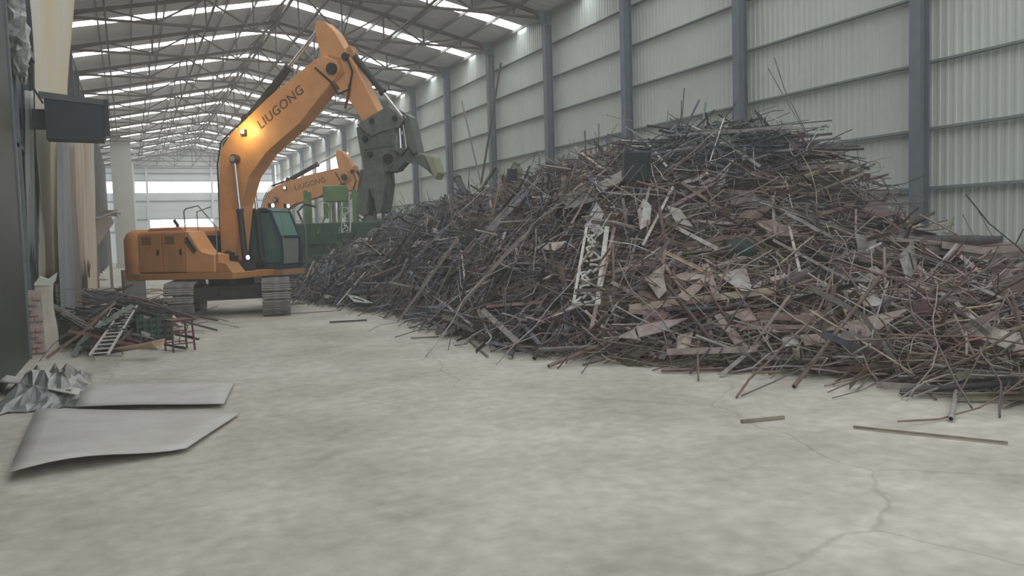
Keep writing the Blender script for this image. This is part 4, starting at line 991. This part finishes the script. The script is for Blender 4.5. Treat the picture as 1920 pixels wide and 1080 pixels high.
# plinth of pink bricks and a plastered pier
BR = empty('brick_pier', (-1.98, 17.35, 0), label='low broken pier of pinkish bricks at the foot of the left wall', cat='pier')
MB().box((.0, .04, 0), (.44, .9, 1.18)).build('mortar_core', mat('mortar', (.47, .41, .37), .9, 0, (.38, .32, .29), 6, .4), BR)
mbk = MB().box((0, 0, 0), (.135, .08, .068)).mesh('brick', mat('pink_brick', (.42, .25, .21), .85, 0, (.5, .36, .31), 8, .3))
for row in range(12):
    for c_ in range(3):
        if row > 9 and R.random() < .5: continue
        if R.random() < .12: continue
        o = link('brick', mbk, BR, loc=(.02+c_*.15-(.07 if row % 2 else 0)+R.uniform(-.005, .005), -.02+R.uniform(-.015, .015), .03+row*.1)); bevel(o, .006, 1)
PP = empty('plaster_pier', (-1.5, 17.6, 0), label='pale plastered pier beside the brick pier with a torn top', cat='pier')
def pier(u, v):
    a = u*6.283; r = .155*(1+.08*math.sin(a*3+v*5)); return (r*max(-1, min(1, 1.3*math.cos(a)))+.02*math.sin(v*7), .8*r*max(-1, min(1, 1.3*math.sin(a)))+.1, v*1.36)
mb = MB(); mb.grid(pier, 24, 10); mb.add([pier(i/24, 1) for i in range(24)], [tuple(range(24))]); mb.build('pier_body', mat('pale_plaster', (.62, .58, .48), .85, 0, (.50, .44, .36), 3, .3), PP)
MB().prism([(-.16, 1.3), (-.05, 1.46), (.08, 1.4), (.24, 1.52), (.2, 1.36), (.14, 1.28)], -.05, .2).build('torn_cap', mat('torn_pale', (.60, .62, .56), .8), PP)
# free-standing things farther back on the left
def tall_pale_column():
    E = empty('pale_column', (-.15, 80, 0), label='broad pale square column standing inside the far left of the hall', cat='column')
    m = mat('column_cream', (.50, .50, .46), .7, 0, (.42, .42, .38), .6)
    MB().box((-.8, -.5, 0), (.85, .6, 11.6)).build('shaft', m, E); MB().box((-.9, -.6, 0), (.95, .7, .4)).build('base', m, E)
    MB().box((.85, -.45, 0), (1.0, .4, 9.3)).build('side_strip', mat('strip_pale', (.75, .76, .72), .6), E)
tall_pale_column()
E_ = empty('grey_duct', tuple(on_x(178, 400, -1.6)), label='short grey duct jutting from the left wall far back', cat='duct')
gy = E_.location.y; sc_ = gy/1500
MB().box((-.48, 0, -5*sc_), (32*sc_, .5, 5*sc_)).build('duct_body', mat('duct_grey', (.16, .16, .15), .7), E_); MB().box((31*sc_, -.05, -6*sc_), (33*sc_, .55, 6*sc_)).build('flange', M_STEEL, E_)
E_ = empty('conveyor', (-1.5, 40, 0), label='pale dusty chute sloping down by the left wall behind the excavator', cat='chute')
m = mat('chute_pale', (.50, .42, .34), .8, 0, (.36, .29, .23), 2, .2)
MB().prism([(.0, 3.0), (.9, 3.3), (1.0, 3.05), (.2, 1.9), (.1, 1.9)], -.4, .4).build('chute_body', m, E_)
for x, z in ((.15, 2.0), (.7, 2.7)): MB().box((x, -.3, 0), (x+.12, -.18, z)).build('leg', M_BRNS, E_)
MB().tube([(0, -.5, 3.2), (.5, -.5, 3.25), (1.1, -.5, 3.5), (1.3, -.5, 3.4)], .05, 8).build('pipe', m, E_)
E_ = empty('cable_cabinet', (.05, 31.0, 0), .1, label='small grey cabinet behind the tail of the front excavator', cat='cabinet')
MB().box((-.3, -.3, .05), (.4, .3, 1.15)).build('cabinet_body', mat('cab_grey', (.2, .21, .2), .6), E_); MB().box((-.26, -.33, .12), (.36, -.3, 1.08)).build('door', mat('cab_grey2', (.24, .25, .24), .6), E_)
for x in (-.28, .3): MB().box((x, -.28, 0), (x+.08, .28, .05)).build('foot', M_BLK, E_)
# concrete rubble and a mud bank behind the litter
for k, (px, py, s_) in enumerate(((190, 545, .5), (240, 540, .45), (285, 545, .4), (186, 524, .3), (330, 548, .3))):
    p = on_ground(px, py, .05); rr = random.Random(k); mb = MB(); vs = []
    for i in range(7):
        for j in range(10):
            a = j/10*6.283; b = i/6*math.pi/2; q = s_*rr.uniform(.8, 1.1); vs.append((q*math.cos(a)*math.cos(b)*1.5, q*math.sin(a)*math.cos(b), q*math.sin(b)*.35))
    mb.add(vs, [(i*10+j, i*10+(j+1) % 10, (i+1)*10+(j+1) % 10, (i+1)*10+j) for i in range(6) for j in range(10)])
    o = mb.build('rubble_mound', mat('rubble', (.40, .35, .30), .95, 0, (.28, .24, .21), 4, .6), None, ['dusty rubble mound left of the excavator tail', 'dusty rubble mound under the excavator tail', 'small rubble mound behind the left track', 'rubble mound against the left wall', 'smallest rubble mound beside the left track'][k], 'rubble'); o.location = (p[0], p[1], 0)
# dark beams among the litter
for k, (a_, b_, w_, c_, lb_) in enumerate((((140, 555), (375, 583), .07, (.05, .045, .045), 'long dark bar stretched across the back of the left litter'),
    ((195, 541), (240, 543), .08, (.04, .035, .035), 'short black bar on the dusty ground under the excavator tail'),
    ((215, 570), (330, 575), .06, (.09, .05, .045), 'dark red bar lying behind the ladder'),
    ((330, 627), (372, 636), .04, (.08, .06, .05), 'thin bar end poking from the litter onto the open floor'),
    ((112, 590), (185, 632), .05, (.06, .06, .06), 'dark bar leaning beside the plastered pier'))):
    a = P3(hit(*a_, .1, H2) if hit(*a_, .1, H2) is not None else on_ground(*a_, .1)); b = P3(hit(*b_, .1, H2) if hit(*b_, .1, H2) is not None else on_ground(*b_, .1))
    setcol(MB().bar(a, b, w_, w_).build('litter_bar', M_SO, None, lb_, 'bar'), c_)
# light slotted rail like a ladder
a = P3(hit(186, 668, .28, H2)); b = P3(hit(246, 576, .3, H2)); d = (b-a).normalized(); sd = d.cross(Vector((0, 0, 1))).normalized()
LD = empty('slotted_rail', a, label='pale slotted steel rail lying like a ladder over the left litter', cat='rail'); Ln = (b-a).length
m = mat('rail_pale', (.50, .47, .42), .6, .2)
for q in (-1, 1): MB().bar(sd*.13*q+Vector((0, 0, .03)), sd*.13*q+d*Ln+Vector((0, 0, .03)), .035, .03).build('side_rail', m, LD)
for q in range(15): MB().bar(d*Ln*(q+.3)/15-sd*.12+Vector((0, 0, .03)), d*Ln*(q+.3)/15+sd*.12+Vector((0, 0, .03)), .07, .015).build('rung', m, LD)
# curled pink orange sheet
def funnel():
    a = P3(on_ground(218, 662, .12)); b = P3(on_ground(300, 660, .12)); ax = (b-a); mb = MB(); sd = ax.cross(Vector((0, 0, 1))).normalized()
    def fn(u, v):
        t = (v-.5)*3.6; r = .05+.15*u**1.4; return a+ax*u+sd*math.sin(t)*r+Vector((0, 0, .0+r*(1-math.cos(t*.9))*.75+.06))
    mb.grid(fn, 14, 12); o = mb.build('curled_sheet', mat('salmon_sheet', (.48, .28, .20), .6, 0, (.40, .33, .20), 3), None, 'salmon coloured curled sheet in front of the left litter', 'sheet'); solid(o, .008)
funnel()
# dark red metal stool frame
c0 = P3(on_ground(338, 657, 0)); c0.z = 0; ST = empty('stool_frame', c0, .3, label='dark red metal stool frame standing at the edge of the left litter', cat='stool'); m = mat('dark_red_frame', (.10, .035, .04), .6)
w_, h_ = .4, .56
for x in (-1, 1):
    for y in (-1, 1): MB().bar((x*w_/2, y*w_/2, 0), (x*w_/2*.9, y*w_/2*.9, h_), .028, .028).build('leg', m, ST)
MB().box((-w_/2, -w_/2, h_), (w_/2, w_/2, h_+.035)).build('seat', m, ST)
for z in (.15, .35):
    for y in (-1, 1): MB().bar((-w_/2, y*w_/2, z), (w_/2, y*w_/2, z), .02, .02).build('stretcher', m, ST)
for x in (-1, 1): MB().bar((x*w_/2, -w_/2, .25), (x*w_/2, w_/2, .25), .02, .02).build('stretcher', m, ST)
mb = MB(); scroll(mb, Vector((0, -w_/2, .33)), Vector((1, 0, 0)), Vector((0, 0, 1)), .35, .009); mb.build('scroll', m, ST)
c0 = P3(on_ground(300, 655, 0)); p = hit(285, 618, .1, H2)
E_ = empty('perforated_crate', tuple(p), .2, label='dark green perforated metal crate behind the salmon sheet', cat='crate'); m = mat('crate_green', (.035, .07, .05), .6)
for k in range(5): MB().box((-.35, -.25, -.28+k*.12), (.35, -.22, -.22+k*.12)).build('slat', m, E_)
for k in range(6): MB().box((-.35+k*.13, -.26, -.3), (-.31+k*.13, -.22, .28)).build('upright', m, E_)
MB().box((-.35, -.2, -.3), (.35, .25, .22)).build('crate_body', M_BLK, E_)
# bundle of dark bluish rods
pa = P3(hit(125, 645, .02, H2)); pb2 = P3(hit(205, 628, .15, H2))
for k in range(26):
    o1 = Vector((R.uniform(-.15, .15), R.uniform(-.5, .6), R.uniform(0, .22))); a = pa+o1; b = pb2+o1*.7+Vector((R.uniform(-.1, .25), R.uniform(-.3, .3), R.uniform(-.03, .06))); a.z = max(a.z, .04); b.z = max(b.z, .04)
    setcol(MB().tube([a, a.lerp(b, .5)+Vector((0, 0, R.uniform(-.02, .03))), b], R.uniform(.012, .022), 6).build('bundle_rod', M_SO, None, 'blue grey rod in the bundle at the foot of the plastered pier', 'rod', 'blue grey rods bundled at the foot of the plastered pier'), R.choice([(.09, .12, .13), (.05, .07, .08), (.2, .24, .25)]))

# ------------------------------------------------------------------ green machine behind the heap
G = empty('green_shear_machine', (8.3, 35.0, 0), math.radians(-20), label='dark green scrap shearing machine with a light green frame behind the heap', cat='machine')
o = MB().box((-1.9, -1.0, 0), (2.2, 1.2, 2.7)).build('machine_body', M_GRN, G); bevel(o, .05)
for k in range(7): MB().box((-1.8+k*.6, -1.08, .1), (-1.7+k*.6, -1.0, 2.6)).build('rib', M_GRN, G)
for z in (.9, 1.8): MB().box((-1.9, -1.1, z), (2.2, -1.02, z+.1)).build('side_rail', M_GRN, G)
for x in (-1.3, .75):
    MB().box((x, -.5, 2.7), (x+.16, -.3, 4.1)).build('frame_post', M_GRNL, G); MB().box((x, .5, 2.7), (x+.16, .7, 4.1)).build('frame_post', M_GRNL, G)
o = MB().box((-.5, -.4, 3.6), (.5, .4, 4.3)).build('cylinder_block', M_GRNL, G); bevel(o, .04)
MB().cyl((0, 0, 2.7), (0, 0, 3.6), .22, 18).build('press_cylinder', M_CHR, G)
for x in (-.4, .42): MB().cyl((x, -.35, 2.9), (x, -.35, 3.55), .1, 12).build('guide_rod', M_GRNL, G)
for x, dx in ((-.2, -.5), (.3, -.1)): MB().bar((x+dx, -1.1, 2.2), (x, -.6, 3.4), .06, .06).build('strut', M_GRNL, G)
MB().tube([(-1.3, -.9, 2.7), (-1.5, -1, 3.2), (-1.2, -.9, 3.5), (-.8, -.6, 3.4)], .05, 8).build('hydraulic_hose', M_HOSE, G)
MB().prism([(-2.4, 1.9), (-1.9, 1.5), (-1.9, 2.7), (-2.5, 3.1)], -.8, .8).build('hopper_side', M_GRN, G)
# tangled mound on the feed side of the machine
for k in range(60):
    c = Vector((5.2+R.gauss(0, .5), 33.2+R.gauss(0, .5), 0)); c.z = max(.1, 3.1-((c.x-5.2)**2+(c.y-33.2)**2)*.9-R.random()*.8)
    pr = PROTO[R.choice(['rod', 'strip', 'wire'])]; i = R.randrange(len(pr))
    o = bpy.data.objects.new('feed_scrap', pr[i][0]); COL.objects.link(o); o.location = c; o.rotation_euler = (R.uniform(0, 6), R.uniform(-.7, .7), R.uniform(0, 6)); o.scale = (.55,)*3
    setcol(o, R.choice([PAL['blue grey'], PAL['blackened'], PAL['dull green']])); props(o, 'dark blue grey scrap piece heaped on the feed side of the green machine', 'scrap', 'dark scrap pieces on the feed side of the green machine')
core(lambda x, y: np.maximum(0, 2.9-((x-5.3)**2+(y-33.3)**2)*1.5), 3.8, 6.8, 31.8, 34.8, .2, .1, 'feed_mound', label='dark packed mound of scrap feeding the green machine', cat='scrap heap', kind='stuff')
# red flagged marker rod at the front left of the cab is part of the excavator's own rail; far orange bar by the heap end
a = P3(on_ground(560, 500, 1.9)); 

# ------------------------------------------------------------------ haze in the hall air
if HAZE > 0:
    m = bpy.data.materials.new('haze'); m.use_nodes = True; nt = m.node_tree; nt.nodes.remove(nt.nodes['Principled BSDF'])
    vs = nt.nodes.new('ShaderNodeVolumeScatter'); vs.inputs['Density'].default_value = HAZE; vs.inputs['Color'].default_value = (.97, .96, .94, 1); vs.inputs['Anisotropy'].default_value = .2
    nt.links.new(vs.outputs[0], nt.nodes['Material Output'].inputs['Volume'])
    o = MB().box((XL-.6, Y0-3, -.2), (XR+.6, Y1+.6, RIDGE+.6)).build('dust_haze', m, None, 'thin pale dust hanging in the air of the whole hall', 'haze', None, 'stuff')
